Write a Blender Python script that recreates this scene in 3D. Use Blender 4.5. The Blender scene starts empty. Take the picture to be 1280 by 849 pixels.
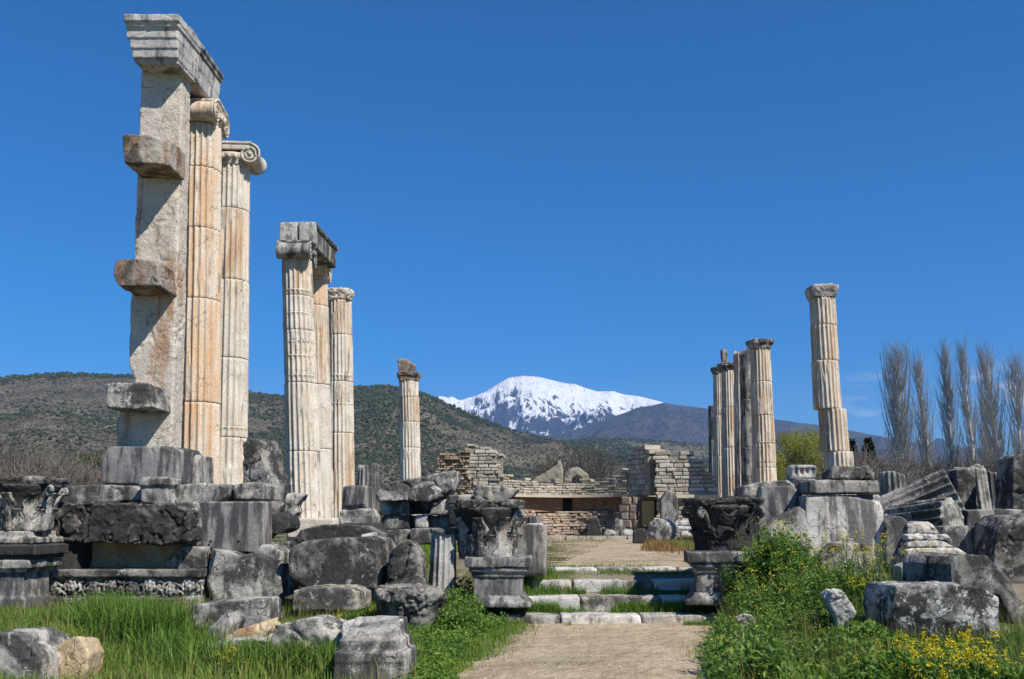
import bpy, bmesh, math, random
import numpy as np
from mathutils import Vector, Matrix

# ------------------------------------------------------------------ camera, sky, sun, exposure
SC = bpy.context.scene
COL = SC.collection
R = math.radians
FOC, HOR, CX, CY = 1200.0, 650.0, 640.0, 424.5          # focal length and horizon in photo pixels
PITCH = math.atan((HOR - CY) / FOC)
EYE = 1.6
cam = bpy.data.objects.new('camera', bpy.data.cameras.new('camera'))
COL.objects.link(cam)
cam.location = (0, 0, EYE)
cam.rotation_euler = (math.pi / 2 + PITCH, 0, 0)
cam.data.sensor_width = 36
cam.data.lens = 36 * FOC / 1280
cam.data.clip_start = 0.1
cam.data.clip_end = 60000
SC.camera = cam

SUN_EL, SUN_BACK = 47.0, 46.0                            # elevation; degrees behind the picture plane, from the right
az = R(90 + SUN_BACK)
sd = Vector((math.sin(az) * math.cos(R(SUN_EL)), math.cos(az) * math.cos(R(SUN_EL)), math.sin(R(SUN_EL))))
sun = bpy.data.objects.new('sun', bpy.data.lights.new('sun', 'SUN'))
COL.objects.link(sun)
sun.rotation_euler = sd.to_track_quat('Z', 'Y').to_euler()
sun.data.energy = 5.0
sun.data.angle = R(0.5)
sun.data.color = (1.0, 0.95, 0.87)

W_ = bpy.data.worlds.new('World')
SC.world = W_
W_.use_nodes = True
wn = W_.node_tree
wn.nodes.clear()
wo = wn.nodes.new('ShaderNodeOutputWorld')
bg = wn.nodes.new('ShaderNodeBackground')
sky = wn.nodes.new('ShaderNodeTexSky')
sky.sky_type = 'NISHITA'
sky.sun_disc = False
sky.sun_elevation = R(SUN_EL)
sky.sun_rotation = az
sky.altitude = 500
sky.air_density = 1.0
sky.dust_density = 0.0
sky.ozone_density = 10.0
bg.inputs['Strength'].default_value = 0.085
wn.links.new(bg.outputs[0], wo.inputs[0])
hs_ = wn.nodes.new('ShaderNodeHueSaturation'); hs_.inputs['Saturation'].default_value = 1.35; wn.links.new(sky.outputs[0], hs_.inputs['Color'])
SKY_OUT = hs_.outputs[0]

SC.view_settings.view_transform = 'Standard'
SC.view_settings.look = 'None'
SC.view_settings.exposure = 0.5
SC.view_settings.gamma = 1.0
SC.view_settings.use_curve_mapping = False
SC.cycles.use_denoising = True
SC.cycles.denoising_prefilter = 'NONE'
SC.cycles.max_bounces = 6
SC.cycles.diffuse_bounces = 3
SC.cycles.volume_bounces = 0
SC.cycles.transparent_max_bounces = 8
SC.cycles.use_adaptive_sampling = True
SC.cycles.adaptive_threshold = 0.006

# ------------------------------------------------------------------ photo pixel -> world
cp, sp = math.cos(PITCH), math.sin(PITCH)

def ray(px, py):
    u, v = (px - CX) / FOC, (CY - py) / FOC
    return Vector((u, cp - v * sp, sp + v * cp))

def W(px, py, D):
    """point seen at pixel (px, py), D metres in front of the camera"""
    r = ray(px, py)
    return Vector((0, 0, EYE)) + r * (D / r.y)

def sm(a, b, t):
    t = np.clip((np.asarray(t, float) - a) / (b - a), 0, 1)
    return t * t * (3 - 2 * t)

def gz(x, y):
    """height of the ground"""
    x = np.asarray(x, float); y = np.asarray(y, float)
    left = 0.10 * sm(12, 16, y) + 0.62 * sm(18.4, 20.5, y)
    mid = 0.02 * sm(14.5, 15.4, y) + 0.72 * sm(15.5, 17.4, y)
    right = 0.72 * sm(10.6, 17.0, y) * sm(0, 1.2, (x - 2.2) )
    wl = 1 - sm(-0.9, -0.1, x)
    wr = sm(3.0, 4.2, x)
    z = left * wl + (1 - wl) * (mid * (1 - wr) + right * wr)
    wob = 0.03 * np.sin(x * 1.3 + 0.7 * y) * np.sin(y * 0.9 - x * 0.4)
    off = np.clip(np.maximum(np.clip(-0.9 - x, 0, 1), np.clip(x - 2.9, 0, 1)), 0, 1)
    z = z + wob * off
    return z

def G(px, py):
    """ground point under a pixel"""
    r = ray(px, py)
    t = 3.0
    o = Vector((0, 0, EYE))
    while t < 90:
        p = o + r * t
        if p.z <= float(gz(p.x, p.y)):
            return p
        t += 0.03
    return o + r * 60

# ------------------------------------------------------------------ noise
def _hash(ix, iy, iz, seed):
    h = (ix * 374761393 + iy * 668265263 + iz * 1442695041 + seed * 1274126177) & 0xffffffff
    h = ((h ^ (h >> 13)) * 1274126177) & 0xffffffff
    h = ((h ^ (h >> 15)) * 2246822519) & 0xffffffff
    return ((h ^ (h >> 16)) & 0xffffff) / float(0xffffff) * 2 - 1

def vnoise(P, seed=0):
    P = np.asarray(P, float)
    i = np.floor(P).astype(np.int64); f = P - i
    u = f * f * (3 - 2 * f)
    r = 0
    for dx in (0, 1):
        for dy in (0, 1):
            for dz in (0, 1):
                w = (u[:, 0] if dx else 1 - u[:, 0]) * (u[:, 1] if dy else 1 - u[:, 1]) * (u[:, 2] if dz else 1 - u[:, 2])
                r = r + w * _hash(i[:, 0] + dx, i[:, 1] + dy, i[:, 2] + dz, seed)
    return r

def fbm(P, seed=0, oc=3, lac=2.1, gain=0.5):
    a, s, t = 1.0, 0.0, 0.0
    P = np.asarray(P, float)
    for k in range(oc):
        s = s + a * vnoise(P, seed + 17 * k); t += a
        a *= gain; P = P * lac + 3.7
    return s / t

def ridged(P, seed=0, oc=4):
    a, s, t = 1.0, 0.0, 0.0
    P = np.asarray(P, float)
    for k in range(oc):
        s = s + a * (1 - 2 * np.abs(vnoise(P, seed + 29 * k))); t += a
        a *= 0.5; P = P * 2.1 + 1.3
    return s / t

# ------------------------------------------------------------------ mesh building
class MB:
    def __init__(self):
        self.V, self.F, self.T = [], [], []
    def add(self, v, f, tint=None):
        b = len(self.V)
        self.V += [tuple(p) for p in v]
        self.F += [tuple(b + i for i in q) for q in f]
        self.T += [0.5 if tint is None else tint] * len(v)
        return self
    def box(self, c, d, rz=0.0, M=None, tint=None):
        x, y, z = d[0] / 2, d[1] / 2, d[2] / 2
        v = [Vector((sx * x, sy * y, sz * z)) for sz in (-1, 1) for sy in (-1, 1) for sx in (-1, 1)]
        m = Matrix.Rotation(rz, 3, 'Z') if M is None else M
        c = Vector(c)
        return self.add([m @ p + c for p in v], [(0, 2, 3, 1), (4, 5, 7, 6), (0, 1, 5, 4), (2, 6, 7, 3), (0, 4, 6, 2), (1, 3, 7, 5)], tint)
    def tube(self, P, rad, n=5, cap=True):
        P = [Vector(p) for p in P]
        v, f = [], []
        k = len(P)
        for i, p in enumerate(P):
            t = (P[min(i + 1, k - 1)] - P[max(i - 1, 0)])
            if t.length < 1e-9: t = Vector((0, 0, 1))
            t.normalize()
            a = t.cross(Vector((0, 0, 1)) if abs(t.z) < .9 else Vector((1, 0, 0))).normalized()
            b = t.cross(a)
            r = rad[i] if hasattr(rad, '__len__') else rad
            for j in range(n):
                w = 2 * math.pi * j / n
                v.append(p + (a * math.cos(w) + b * math.sin(w)) * r)
        for i in range(k - 1):
            for j in range(n):
                f.append((i * n + j, (i + 1) * n + j, (i + 1) * n + (j + 1) % n, i * n + (j + 1) % n))
        if cap:
            f.append(tuple(range(n))); f.append(tuple((k - 1) * n + j for j in reversed(range(n))))
        return self.add(v, f)
    def lathe(self, prof, n=32, c=(0, 0, 0), M=None, sq=0):
        """prof = [(r, z)]; closed at both ends; sq>0 makes it a rounded square"""
        v, f = [], []
        c = Vector(c)
        for r, z in prof:
            for j in range(n):
                w = 2 * math.pi * (j + .5) / n
                cx, cy = math.cos(w), math.sin(w)
                s = 1.0
                if sq: s = 1 / max(abs(cx), abs(cy)) ** sq
                p = Vector((r * s * cx, r * s * cy, z))
                v.append((M @ p if M else p) + c)
        k = len(prof)
        for i in range(k - 1):
            for j in range(n):
                f.append((i * n + j, i * n + (j + 1) % n, (i + 1) * n + (j + 1) % n, (i + 1) * n + j))
        f.append(tuple(reversed(range(n)))); f.append(tuple((k - 1) * n + j for j in range(n)))
        return self.add(v, f)
    def slab(self, outline, depth_vec):
        """closed prism: outline points (3-D) pushed along depth_vec"""
        o = [Vector(p) for p in outline]; d = Vector(depth_vec)
        n = len(o)
        v = o + [p + d for p in o]
        f = [tuple(range(n)), tuple(reversed(range(n, 2 * n)))]
        f += [(i, i + n, (i + 1) % n + n, (i + 1) % n) for i in range(n)]
        return self.add(v, f)
    def trace(self, poly, D, depth, yaw=3.8, lean=0.0, back=1.0, at=None):
        """front face traced at pixels poly on a plane D metres off, pushed back by depth along the block's own axis"""
        yw = R(yaw)
        ax = Vector((math.sin(yw), math.cos(yw), 0))
        nrm = Vector((ax.x, ax.y, math.tan(R(lean)) * -1.0))
        cx = sum(p[0] for p in poly) / len(poly) if at is None else at[0]
        cy = max(p[1] for p in poly) if at is None else at[1]
        p0 = W(cx, cy, D)
        o = Vector((0, 0, EYE))
        pts = []
        for px, py in poly:
            r = ray(px, py)
            pts.append(o + r * ((p0 - o).dot(nrm) / r.dot(nrm)))
        n = len(pts)
        c = sum(pts, Vector()) / n
        bk = [c + (p - c) * back + ax * depth for p in pts]
        f = [tuple(range(n)), tuple(reversed(range(n, 2 * n)))]
        f += [(i, i + n, (i + 1) % n + n, (i + 1) % n) for i in range(n)]
        return self.add(pts + bk, f)
    def rects(self, stack, D, depth, yaw=3.8, step=0.0):
        """a moulded face: stack of (x0, x1, y0, y1, forward) pixel rectangles, each standing 'forward' metres proud"""
        for x0, x1, y0, y1, fw in stack:
            yw = R(yaw)
            self.trace([(x0, y1), (x1, y1), (x1, y0), (x0, y0)], D - fw, depth + fw, yaw)
        return self

def np_mesh(name, V, F, tint=None, smooth=False):
    V = np.asarray(V, np.float32); F = np.asarray(F, np.int32)
    me = bpy.data.meshes.new(name)
    me.vertices.add(len(V)); me.vertices.foreach_set('co', V.ravel())
    k = F.shape[1]
    me.loops.add(F.size); me.loops.foreach_set('vertex_index', F.ravel())
    me.polygons.add(len(F))
    me.polygons.foreach_set('loop_start', np.arange(0, F.size, k, dtype=np.int32))
    me.polygons.foreach_set('loop_total', np.full(len(F), k, np.int32))
    me.polygons.foreach_set('use_smooth', np.full(len(F), smooth))
    me.update(calc_edges=True)
    if tint is not None:
        a = me.attributes.new('tint', 'FLOAT', 'POINT')
        a.data.foreach_set('value', np.asarray(tint, np.float32))
    return me

def meta(o, label=None, cat=None, group=None, kind=None):
    if label: o['label'] = label
    if cat: o['category'] = cat
    if group: o['group'] = group
    if kind: o['kind'] = kind
    return o

def empty(name, loc, label, cat, group=None):
    o = bpy.data.objects.new(name, None)
    COL.objects.link(o); o.location = loc
    o.empty_display_size = 0.3
    return meta(o, label, cat, group)

def link(name, me, mat, parent=None, loc=None):
    o = bpy.data.objects.new(name, me)
    COL.objects.link(o)
    if mat: 
        me.materials.clear(); me.materials.append(mat)
    if parent: o.parent = parent
    if loc is not None: o.location = loc
    return o

def raw_mesh(mb, name='m', fix=True, smooth=False, tint=False):
    me = bpy.data.meshes.new(name)
    me.from_pydata([tuple(p) for p in mb.V], [], mb.F)
    if fix:
        bm = bmesh.new(); bm.from_mesh(me)
        bmesh.ops.recalc_face_normals(bm, faces=bm.faces)
        bm.to_mesh(me); bm.free()
    if smooth:
        me.polygons.foreach_set('use_smooth', [True] * len(me.polygons))
    if tint:
        a = me.attributes.new('tint', 'FLOAT', 'POINT')
        a.data.foreach_set('value', np.asarray(mb.T, np.float32))
    me.update()
    return me

def fracture(me, cuts, seed, size=1.0):
    """knocks corners and edges off along flat break planes"""
    rr = random.Random(seed * 7 + 3)
    bm = bmesh.new(); bm.from_mesh(me)
    P = np.array([v.co[:] for v in bm.verts]); lo, hi = P.min(0), P.max(0)
    c, h = (lo + hi) / 2, (hi - lo) / 2
    for k in range(cuts):
        s = np.array([rr.choice((-1, 1)), rr.choice((-1, -1, 1)), rr.choice((-1, 1, 1))], float)
        w = np.array([rr.uniform(.15, 1), rr.uniform(.15, 1), rr.uniform(.15, 1)])
        if rr.random() < .45: w[rr.randrange(3)] = rr.uniform(0, .12)
        n = s * w; n /= np.linalg.norm(n)
        P = np.array([v.co[:] for v in bm.verts])
        if len(P) < 4: break
        d = ((P - c) @ n).max()
        cut = min(h) * rr.uniform(.06, .38) * size
        bmesh.ops.bisect_plane(bm, geom=bm.verts[:] + bm.edges[:] + bm.faces[:], plane_co=Vector((c + n * (d - cut)).tolist()), plane_no=Vector(n.tolist()), clear_outer=True)
        bmesh.ops.holes_fill(bm, edges=[e for e in bm.edges if e.is_boundary], sides=0)
    bmesh.ops.recalc_face_normals(bm, faces=bm.faces)
    bm.to_mesh(me); bm.free()

def remeshed(mb, voxel, cuts=0, seed=0):
    me = raw_mesh(mb)
    if cuts: fracture(me, cuts, seed)
    o = bpy.data.objects.new('tmp', me); COL.objects.link(o)
    m = o.modifiers.new('r', 'REMESH'); m.mode = 'VOXEL'; m.voxel_size = voxel; m.adaptivity = 0
    dg = bpy.context.evaluated_depsgraph_get()
    out = bpy.data.meshes.new_from_object(o.evaluated_get(dg))
    bpy.data.objects.remove(o); bpy.data.meshes.remove(me)
    return out

def weathered(mb, voxel=0.03, wear=0.55, iters=6, amp=0.012, seed=0, chip=1.0, freq=1.0, name='m', cuts=0):
    """voxel-remesh, round the edges unevenly, roughen; returns a mesh"""
    me = remeshed(mb, voxel, cuts, seed)
    n = len(me.vertices)
    V = np.empty(n * 3); me.vertices.foreach_get('co', V); V = V.reshape(-1, 3)
    E = np.empty(len(me.edges) * 2, np.int32); me.edges.foreach_get('vertices', E); E = E.reshape(-1, 2)
    cnt = np.maximum(np.bincount(E.ravel(), minlength=n), 1)
    def lap(S):
        A = np.empty_like(S)
        for k in range(3):
            A[:, k] = (np.bincount(E[:, 0], S[E[:, 1], k], n) + np.bincount(E[:, 1], S[E[:, 0], k], n)) / cnt
        return A
    S = V.copy()
    for _ in range(iters):
        S = S + 0.6 * (lap(S) - S)
    nz = fbm(V * 3.1 * freq + seed * 7.3, seed, 2)
    w = np.clip(wear * (0.75 + 1.5 * nz * chip), 0.12, 1.0)[:, None]
    V = V + (S - V) * w
    # knocked-off edges: a second, much rounder copy shows through where noise says so
    if chip > 0:
        S2 = S.copy()
        for _ in range(iters * 3):
            S2 = S2 + 0.6 * (lap(S2) - S2)
        c = .6 * np.clip((fbm(V * 1.9 * freq + 11 + seed, seed + 5, 3) - 0.24) * 4 * chip, 0, 1)[:, None]
        V = V + (S2 - V) * c
    me.vertices.foreach_set('co', V.astype(np.float32).ravel()); me.update()
    N = np.empty(n * 3, np.float32); me.vertices.foreach_get('normal', N); N = N.reshape(-1, 3)
    q = V * freq + seed * 3.1
    d = amp * (1.1 * fbm(q * 2.2, seed + 1, 2) + 0.6 * fbm(q * 6.5, seed + 2, 2) + 0.35 * vnoise(q * 17, seed + 3))
    d = d - amp * 1.0 * np.clip(vnoise(q * 8, seed + 4) - 0.5, 0, 1) - amp * 1.5 * np.clip(.10 - np.abs(vnoise(q * 3.3 + vnoise(q * 7, seed + 8)[:, None] * .25, seed + 6)), 0, 1) * 10 * (vnoise(q * 1.3, seed + 9) > .1)
    V = V + N * d[:, None]
    me.vertices.foreach_set('co', V.astype(np.float32).ravel())
    me.polygons.foreach_set('use_smooth', [True] * len(me.polygons))
    me.update(); me.name = name
    return me

def centre(me):
    """moves the mesh so that its origin is the middle of its underside; returns where that was"""
    n = len(me.vertices)
    V = np.empty(n * 3, np.float32); me.vertices.foreach_get('co', V); V = V.reshape(-1, 3)
    lo, hi = V.min(0), V.max(0)
    c = np.array([(lo[0] + hi[0]) / 2, (lo[1] + hi[1]) / 2, lo[2]], np.float32)
    me.vertices.foreach_set('co', (V - c).ravel()); me.update()
    return Vector(c.tolist())

def shift(me, v):
    me.transform(Matrix.Translation(-Vector(v)))
    return me

SEED = [100]
def stone(name, label, cat, mb, mat, D=16, group=None, wear=0.5, amp=0.010, chip=0.8, voxel=None, iters=4, freq=1.0, cuts=4):
    """one weathered block, a thing of its own"""
    SEED[0] += 1
    vx = voxel or min(0.05, max(0.013, D * 0.00125))
    me = weathered(mb, vx, wear * .75, iters, amp, SEED[0], chip, freq, name, cuts)
    c = centre(me)
    return meta(link(name, me, mat, None, c), label, cat, group)

def part(name, parent, me, mat):
    """me in world space -> child of an unrotated empty"""
    shift(me, parent.location)
    return link(name, me, mat, parent)
# ------------------------------------------------------------------ materials
class NT:
    def __init__(self, name):
        self.m = bpy.data.materials.new(name); self.m.use_nodes = True
        self.t = self.m.node_tree
        self.t.nodes.clear()
        self.out = self.t.nodes.new('ShaderNodeOutputMaterial')
    def n(self, ty, **kw):
        q = self.t.nodes.new(ty)
        for k, v in kw.items():
            setattr(q, k, v)
        return q
    def l(self, a, b):
        self.t.links.new(a, b)
    def val(self, sock, v):
        if hasattr(v, 'is_output') or isinstance(v, bpy.types.NodeSocket): self.l(v, sock)
        else: sock.default_value = v
    def coord(self, scale=(1, 1, 1), rnd=True, kind='Object'):
        tc = self.n('ShaderNodeTexCoord')
        v = tc.outputs[kind]
        if rnd:
            oi = self.n('ShaderNodeObjectInfo')
            mm = self.n('ShaderNodeMath', operation='MULTIPLY'); self.l(oi.outputs['Random'], mm.inputs[0]); mm.inputs[1].default_value = 137.0
            ad = self.n('ShaderNodeVectorMath', operation='ADD'); self.l(v, ad.inputs[0]); self.l(mm.outputs[0], ad.inputs[1])
            v = ad.outputs[0]
        if tuple(scale) != (1, 1, 1):
            mp = self.n('ShaderNodeVectorMath', operation='MULTIPLY'); self.l(v, mp.inputs[0]); mp.inputs[1].default_value = scale
            v = mp.outputs[0]
        return v
    def noise(self, vec, scale, detail=4, rough=0.55, dist=0.0):
        q = self.n('ShaderNodeTexNoise')
        self.l(vec, q.inputs['Vector']); q.inputs['Scale'].default_value = scale
        q.inputs['Detail'].default_value = detail; q.inputs['Roughness'].default_value = rough
        q.inputs['Distortion'].default_value = dist
        return q.outputs[0]
    def voro(self, vec, scale, feature='F1', out='Distance'):
        q = self.n('ShaderNodeTexVoronoi', feature=feature)
        self.l(vec, q.inputs['Vector']); q.inputs['Scale'].default_value = scale
        return q.outputs[out]
    def rng(self, v, a, b, lo=0.0, hi=1.0):
        q = self.n('ShaderNodeMapRange', interpolation_type='SMOOTHSTEP')
        self.l(v, q.inputs[0])
        q.inputs[1].default_value = a; q.inputs[2].default_value = b; q.inputs[3].default_value = lo; q.inputs[4].default_value = hi
        return q.outputs[0]
    def mix(self, f, a, b, mode='MIX'):
        q = self.n('ShaderNodeMix', data_type='RGBA', blend_type=mode)
        for s, v in ((q.inputs[0], f), (q.inputs[6], a), (q.inputs[7], b)):
            if isinstance(v, bpy.types.NodeSocket): self.l(v, s)
            elif hasattr(v, '__len__'): s.default_value = (v[0], v[1], v[2], 1)
            else: s.default_value = v
        return q.outputs[2]
    def math(self, op, a, b=0.0):
        q = self.n('ShaderNodeMath', operation=op)
        self.val(q.inputs[0], a); self.val(q.inputs[1], b)
        return q.outputs[0]
    def attr(self, name):
        return self.n('ShaderNodeAttribute', attribute_name=name).outputs['Fac']
    def bump(self, h, strength=0.5, dist=0.02, prev=None):
        q = self.n('ShaderNodeBump')
        self.l(h, q.inputs['Height']); q.inputs['Strength'].default_value = strength; q.inputs['Distance'].default_value = dist
        if prev: self.l(prev, q.inputs['Normal'])
        return q.outputs[0]
    def finish(self, col, rough=0.85, normal=None, spec=0.25, transl=0.0):
        b = self.n('ShaderNodeBsdfPrincipled')
        self.val(b.inputs['Base Color'], col if isinstance(col, bpy.types.NodeSocket) else (*col, 1))
        self.val(b.inputs['Roughness'], rough)
        b.inputs['Specular IOR Level'].default_value = spec
        if normal: self.l(normal, b.inputs['Normal'])
        sh = b.outputs[0]
        if transl:
            tr = self.n('ShaderNodeBsdfTranslucent')
            self.val(tr.inputs[0], col if isinstance(col, bpy.types.NodeSocket) else (*col, 1))
            mx = self.n('ShaderNodeMixShader'); mx.inputs[0].default_value = transl
            self.l(sh, mx.inputs[1]); self.l(tr.outputs[0], mx.inputs[2]); sh = mx.outputs[0]
        self.l(sh, self.out.inputs[0])
        return self.m

def stone_mat(name, c1, c2, dark, dark_amt, white=0.0, orange=0.0, streak=0.5, bump=0.5, fine=1.0, orange_c=(.36, .17, .065), white_c=(.56, .545, .50), pit=0.08, edge=.55):
    """aged marble: two tones, black patina (part blotches, part run-off streaks), pale lichen, rust, worn pale edges, cracks"""
    t = NT(name)
    v = t.coord(); vs = t.coord((1.0, 1.0, 0.16))
    base = t.mix(t.rng(t.noise(v, 1.6, 5, .6), .38, .62), c1, c2)
    base = t.mix(t.math('MULTIPLY', t.rng(t.noise(v, .9, 3), .5, .66), .45), base, t.mix(1.0, base, (1.10, .98, .82), 'MULTIPLY'))
    if orange > 0:
        o = t.rng(t.noise(t.coord((1.9, 1.9, .14)) if streak > .7 else vs, 2.6, 6, .62, .4), .60 - .26 * orange, .74 - .16 * orange)
        base = t.mix(t.math('MULTIPLY', o, min(1.0, .55 + .4 * orange)), base, orange_c)
    n1 = t.noise(v, 1.7, 10, .68, .5)
    n2 = t.noise(vs, 4.2, 7, .62)
    nn = t.math('ADD', t.math('MULTIPLY', n1, 1 - streak), t.math('MULTIPLY', n2, streak))
    lo = .72 - .50 * dark_amt
    d = t.rng(nn, lo - .035, lo + .075)
    base = t.mix(t.math('MULTIPLY', d, .90), base, dark)
    if white > 0:
        w = t.noise(v, 5.2, 10, .74, .5)
        ww = t.rng(w, .72 - .22 * white, .765 - .21 * white)
        base = t.mix(t.math('MULTIPLY', ww, .75), base, white_c)
        sp_ = t.rng(t.voro(v, 11.0), .09, .14, 1.0, 0.0)
        sm_ = t.rng(t.noise(v, 2.2, 2), .56, .64)
        base = t.mix(t.math('MULTIPLY', t.math('MULTIPLY', sp_, sm_), .5), base, white_c)
    if edge > 0:
        ge = t.n('ShaderNodeNewGeometry')
        e = t.math('MULTIPLY', t.rng(ge.outputs['Pointiness'], .515, .60), t.rng(t.noise(v, 5.0, 5, .7), .36, .60))
        base = t.mix(t.math('MULTIPLY', e, edge), base, t.mix(.5, c1, white_c))
    g = t.noise(v, 38.0 * fine, 4, .7)
    base = t.mix(t.rng(g, .30, .72), t.mix(1.0, base, (.68, .68, .69), 'MULTIPLY'), t.mix(1.0, base, (1.18, 1.17, 1.14), 'MULTIPLY'))
    dv = t.n('ShaderNodeVectorMath', operation='ADD'); t.l(v, dv.inputs[0])
    nz = t.n('ShaderNodeTexNoise'); t.l(v, nz.inputs['Vector']); nz.inputs['Scale'].default_value = 3.0; nz.inputs['Detail'].default_value = 5
    sc_ = t.n('ShaderNodeVectorMath', operation='SCALE'); t.l(nz.outputs['Color'], sc_.inputs[0]); sc_.inputs['Scale'].default_value = .55
    t.l(sc_.outputs[0], dv.inputs[1])
    ck = t.math('MULTIPLY', t.rng(t.voro(dv.outputs[0], 1.9, 'DISTANCE_TO_EDGE'), .004, .016, 1, 0), t.rng(t.noise(v, 1.4, 2), .50, .58))
    base = t.mix(t.math('MULTIPLY', ck, .8), base, dark)
    h = t.math('ADD', t.math('MULTIPLY', t.noise(v, 9.0, 9, .72), .8), t.math('MULTIPLY', t.rng(t.voro(v, 30.0 * fine), .0, .45), pit))
    h = t.math('SUBTRACT', h, t.math('MULTIPLY', ck, .5))
    nb = t.bump(h, bump, .045)
    return t.finish(base, .88, nb, .2)

DARK = (.030, .030, .032)
M = {}
M['black'] = stone_mat('blackened marble', (.225, .205, .18), (.145, .133, .12), (.027, .026, .025), .66, .32, 0, .25, .8)
M['black_lichen'] = stone_mat('blackened marble with lichen', (.30, .28, .248), (.195, .183, .165), (.024, .0235, .023), .52, .60, 0, .25, .85)
M['speckled'] = stone_mat('black and white lichened marble', (.40, .39, .36), (.27, .26, .245), (.022, .022, .022), .56, .95, 0, .1, .9, white_c=(.64, .63, .60))
M['grey'] = stone_mat('grey marble', (.385, .362, .325), (.265, .252, .235), (.042, .042, .042), .50, .42, .0, .55, .45)
M['grey_smooth'] = stone_mat('smooth grey marble', (.325, .312, .292), (.22, .215, .207), (.055, .055, .057), .50, .25, .0, .8, .25, pit=.1)
M['grey_lichen'] = stone_mat('grey marble with pale lichen', (.47, .445, .395), (.34, .322, .292), (.040, .039, .038), .48, .66, .0, .3, .75)
M['pale'] = stone_mat('pale weathered marble', (.52, .50, .46), (.38, .37, .35), (.12, .12, .12), .40, .45, .12, .6, .5)
M['white'] = stone_mat('white marble', (.62, .60, .56), (.48, .465, .44), (.15, .15, .15), .34, .3, .08, .6, .4)
M['white_streak'] = stone_mat('white marble with black run-off', (.60, .575, .53), (.47, .45, .42), (.10, .10, .10), .50, .25, .05, .85, .35)
M['cream'] = stone_mat('cream marble', (.64, .58, .50), (.55, .49, .41), (.16, .145, .13), .24, .0, .28, .6, .45)
M['cream_rough'] = stone_mat('rough cream marble', (.62, .56, .47), (.53, .47, .39), (.20, .17, .14), .22, .0, .35, .5, 1.0, 1.0, pit=.2)
M['rust'] = stone_mat('rust stained marble', (.40, .36, .31), (.30, .26, .22), (.07, .06, .05), .42, .35, .75, .3, 1.0, orange_c=(.24, .13, .065))
M['shaft_rust'] = stone_mat('cream marble shaft with orange stain', (.64, .57, .48), (.58, .50, .40), (.15, .12, .10), .25, .0, .80, .75, .35, orange_c=(.58, .36, .20))
M['shaft_pale'] = stone_mat('pale marble shaft', (.64, .585, .50), (.54, .485, .405), (.15, .14, .13), .29, .0, .30, .75, .35, orange_c=(.48, .28, .14))
M['shaft_mid'] = stone_mat('marble shaft with rust streaks', (.64, .565, .46), (.55, .475, .375), (.15, .125, .11), .27, .0, .62, .75, .35, orange_c=(.42, .24, .12))
M['shaft_grey'] = stone_mat('grey marble shaft', (.36, .345, .32), (.26, .25, .24), (.05, .05, .05), .50, .45, .0, .7, .5)
M['yellow'] = stone_mat('yellowish broken marble', (.55, .43, .27), (.46, .37, .26), (.14, .12, .10), .30, .3, .4, .4, .6)

def ground_mat():
    t = NT('grassy soil')
    tc = t.n('ShaderNodeTexCoord'); v = tc.outputs['Object']
    soil = t.mix(t.rng(t.noise(v, 1.1, 6), .35, .65), (.20, .165, .12), (.27, .225, .165))
    gr = t.mix(t.rng(t.noise(v, 7.0, 6, .7), .35, .65), (.055, .085, .022), (.12, .125, .045))
    m = t.rng(t.noise(v, .55, 7, .62), .46, .55)
    c = t.mix(m, soil, gr)
    c = t.mix(t.rng(t.noise(v, 60, 3), .3, .7), t.mix(1.0, c, (.75, .75, .75), 'MULTIPLY'), c)
    return t.finish(c, .95, t.bump(t.noise(v, 22, 6, .7), .6, .03), .1)
M['ground'] = ground_mat()

def path_mat():
    t = NT('trodden dirt')
    tc = t.n('ShaderNodeTexCoord'); v = tc.outputs['Object']
    c = t.mix(t.rng(t.noise(v, 1.3, 6, .6), .36, .66), (.40, .305, .20), (.51, .405, .28))
    c = t.mix(t.rng(t.noise(v, 9, 6, .7), .55, .72), c, (.20, .16, .115))
    c = t.mix(t.math('MULTIPLY', t.rng(t.noise(v, 2.6, 7, .65, .6), .52, .66), .55), c, (.24, .185, .125))
    c = t.mix(t.math('MULTIPLY', t.rng(t.noise(v, .7, 5, .6, .3), .52, .62), .35), c, (.21, .185, .105))
    peb = t.math('MULTIPLY', t.rng(t.voro(v, 26), .12, .20, 1, 0), t.rng(t.noise(v, 3, 2), .52, .6))
    c = t.mix(t.math('MULTIPLY', peb, .6), c, (.42, .38, .32))
    c = t.mix(t.rng(t.noise(v, 110, 3), .3, .7), t.mix(1.0, c, (.72, .72, .72), 'MULTIPLY'), t.mix(1.0, c, (1.12, 1.12, 1.12), 'MULTIPLY'))
    h = t.math('ADD', t.noise(v, 34, 6, .7), t.math('MULTIPLY', peb, .3))
    return t.finish(c, .95, t.bump(h, .6, .03, t.bump(t.noise(v, 4.5, 5, .6), .9, .12)), .1)
M['path'] = path_mat()

def leaf_mat(name, a, b, transl=0.35, rough=0.55):
    t = NT(name)
    c = t.mix(t.attr('tint'), a, b)
    return t.finish(c, rough, None, .3, transl)
M['grass'] = leaf_mat('grass blades', (.062, .155, .015), (.25, .32, .06))
M['drygrass'] = leaf_mat('dry grass', (.10, .13, .03), (.34, .27, .11))
M['weed'] = leaf_mat('weed leaves', (.045, .125, .015), (.21, .32, .045))
M['broad'] = leaf_mat('mustard leaves', (.042, .115, .016), (.17, .275, .046))
M['petal'] = leaf_mat('yellow petals', (.60, .47, .012), (.78, .66, .03), .3)
M['stem'] = NT('plant stems').finish((.09, .14, .03), .7)
M['willow'] = leaf_mat('spring foliage', (.17, .19, .025), (.36, .34, .05), .3)
M['shrub'] = leaf_mat('shrub leaves', (.035, .065, .018), (.12, .15, .045), .25)
M['conifer'] = leaf_mat('conifer needles', (.010, .024, .010), (.030, .050, .018), .1)
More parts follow.
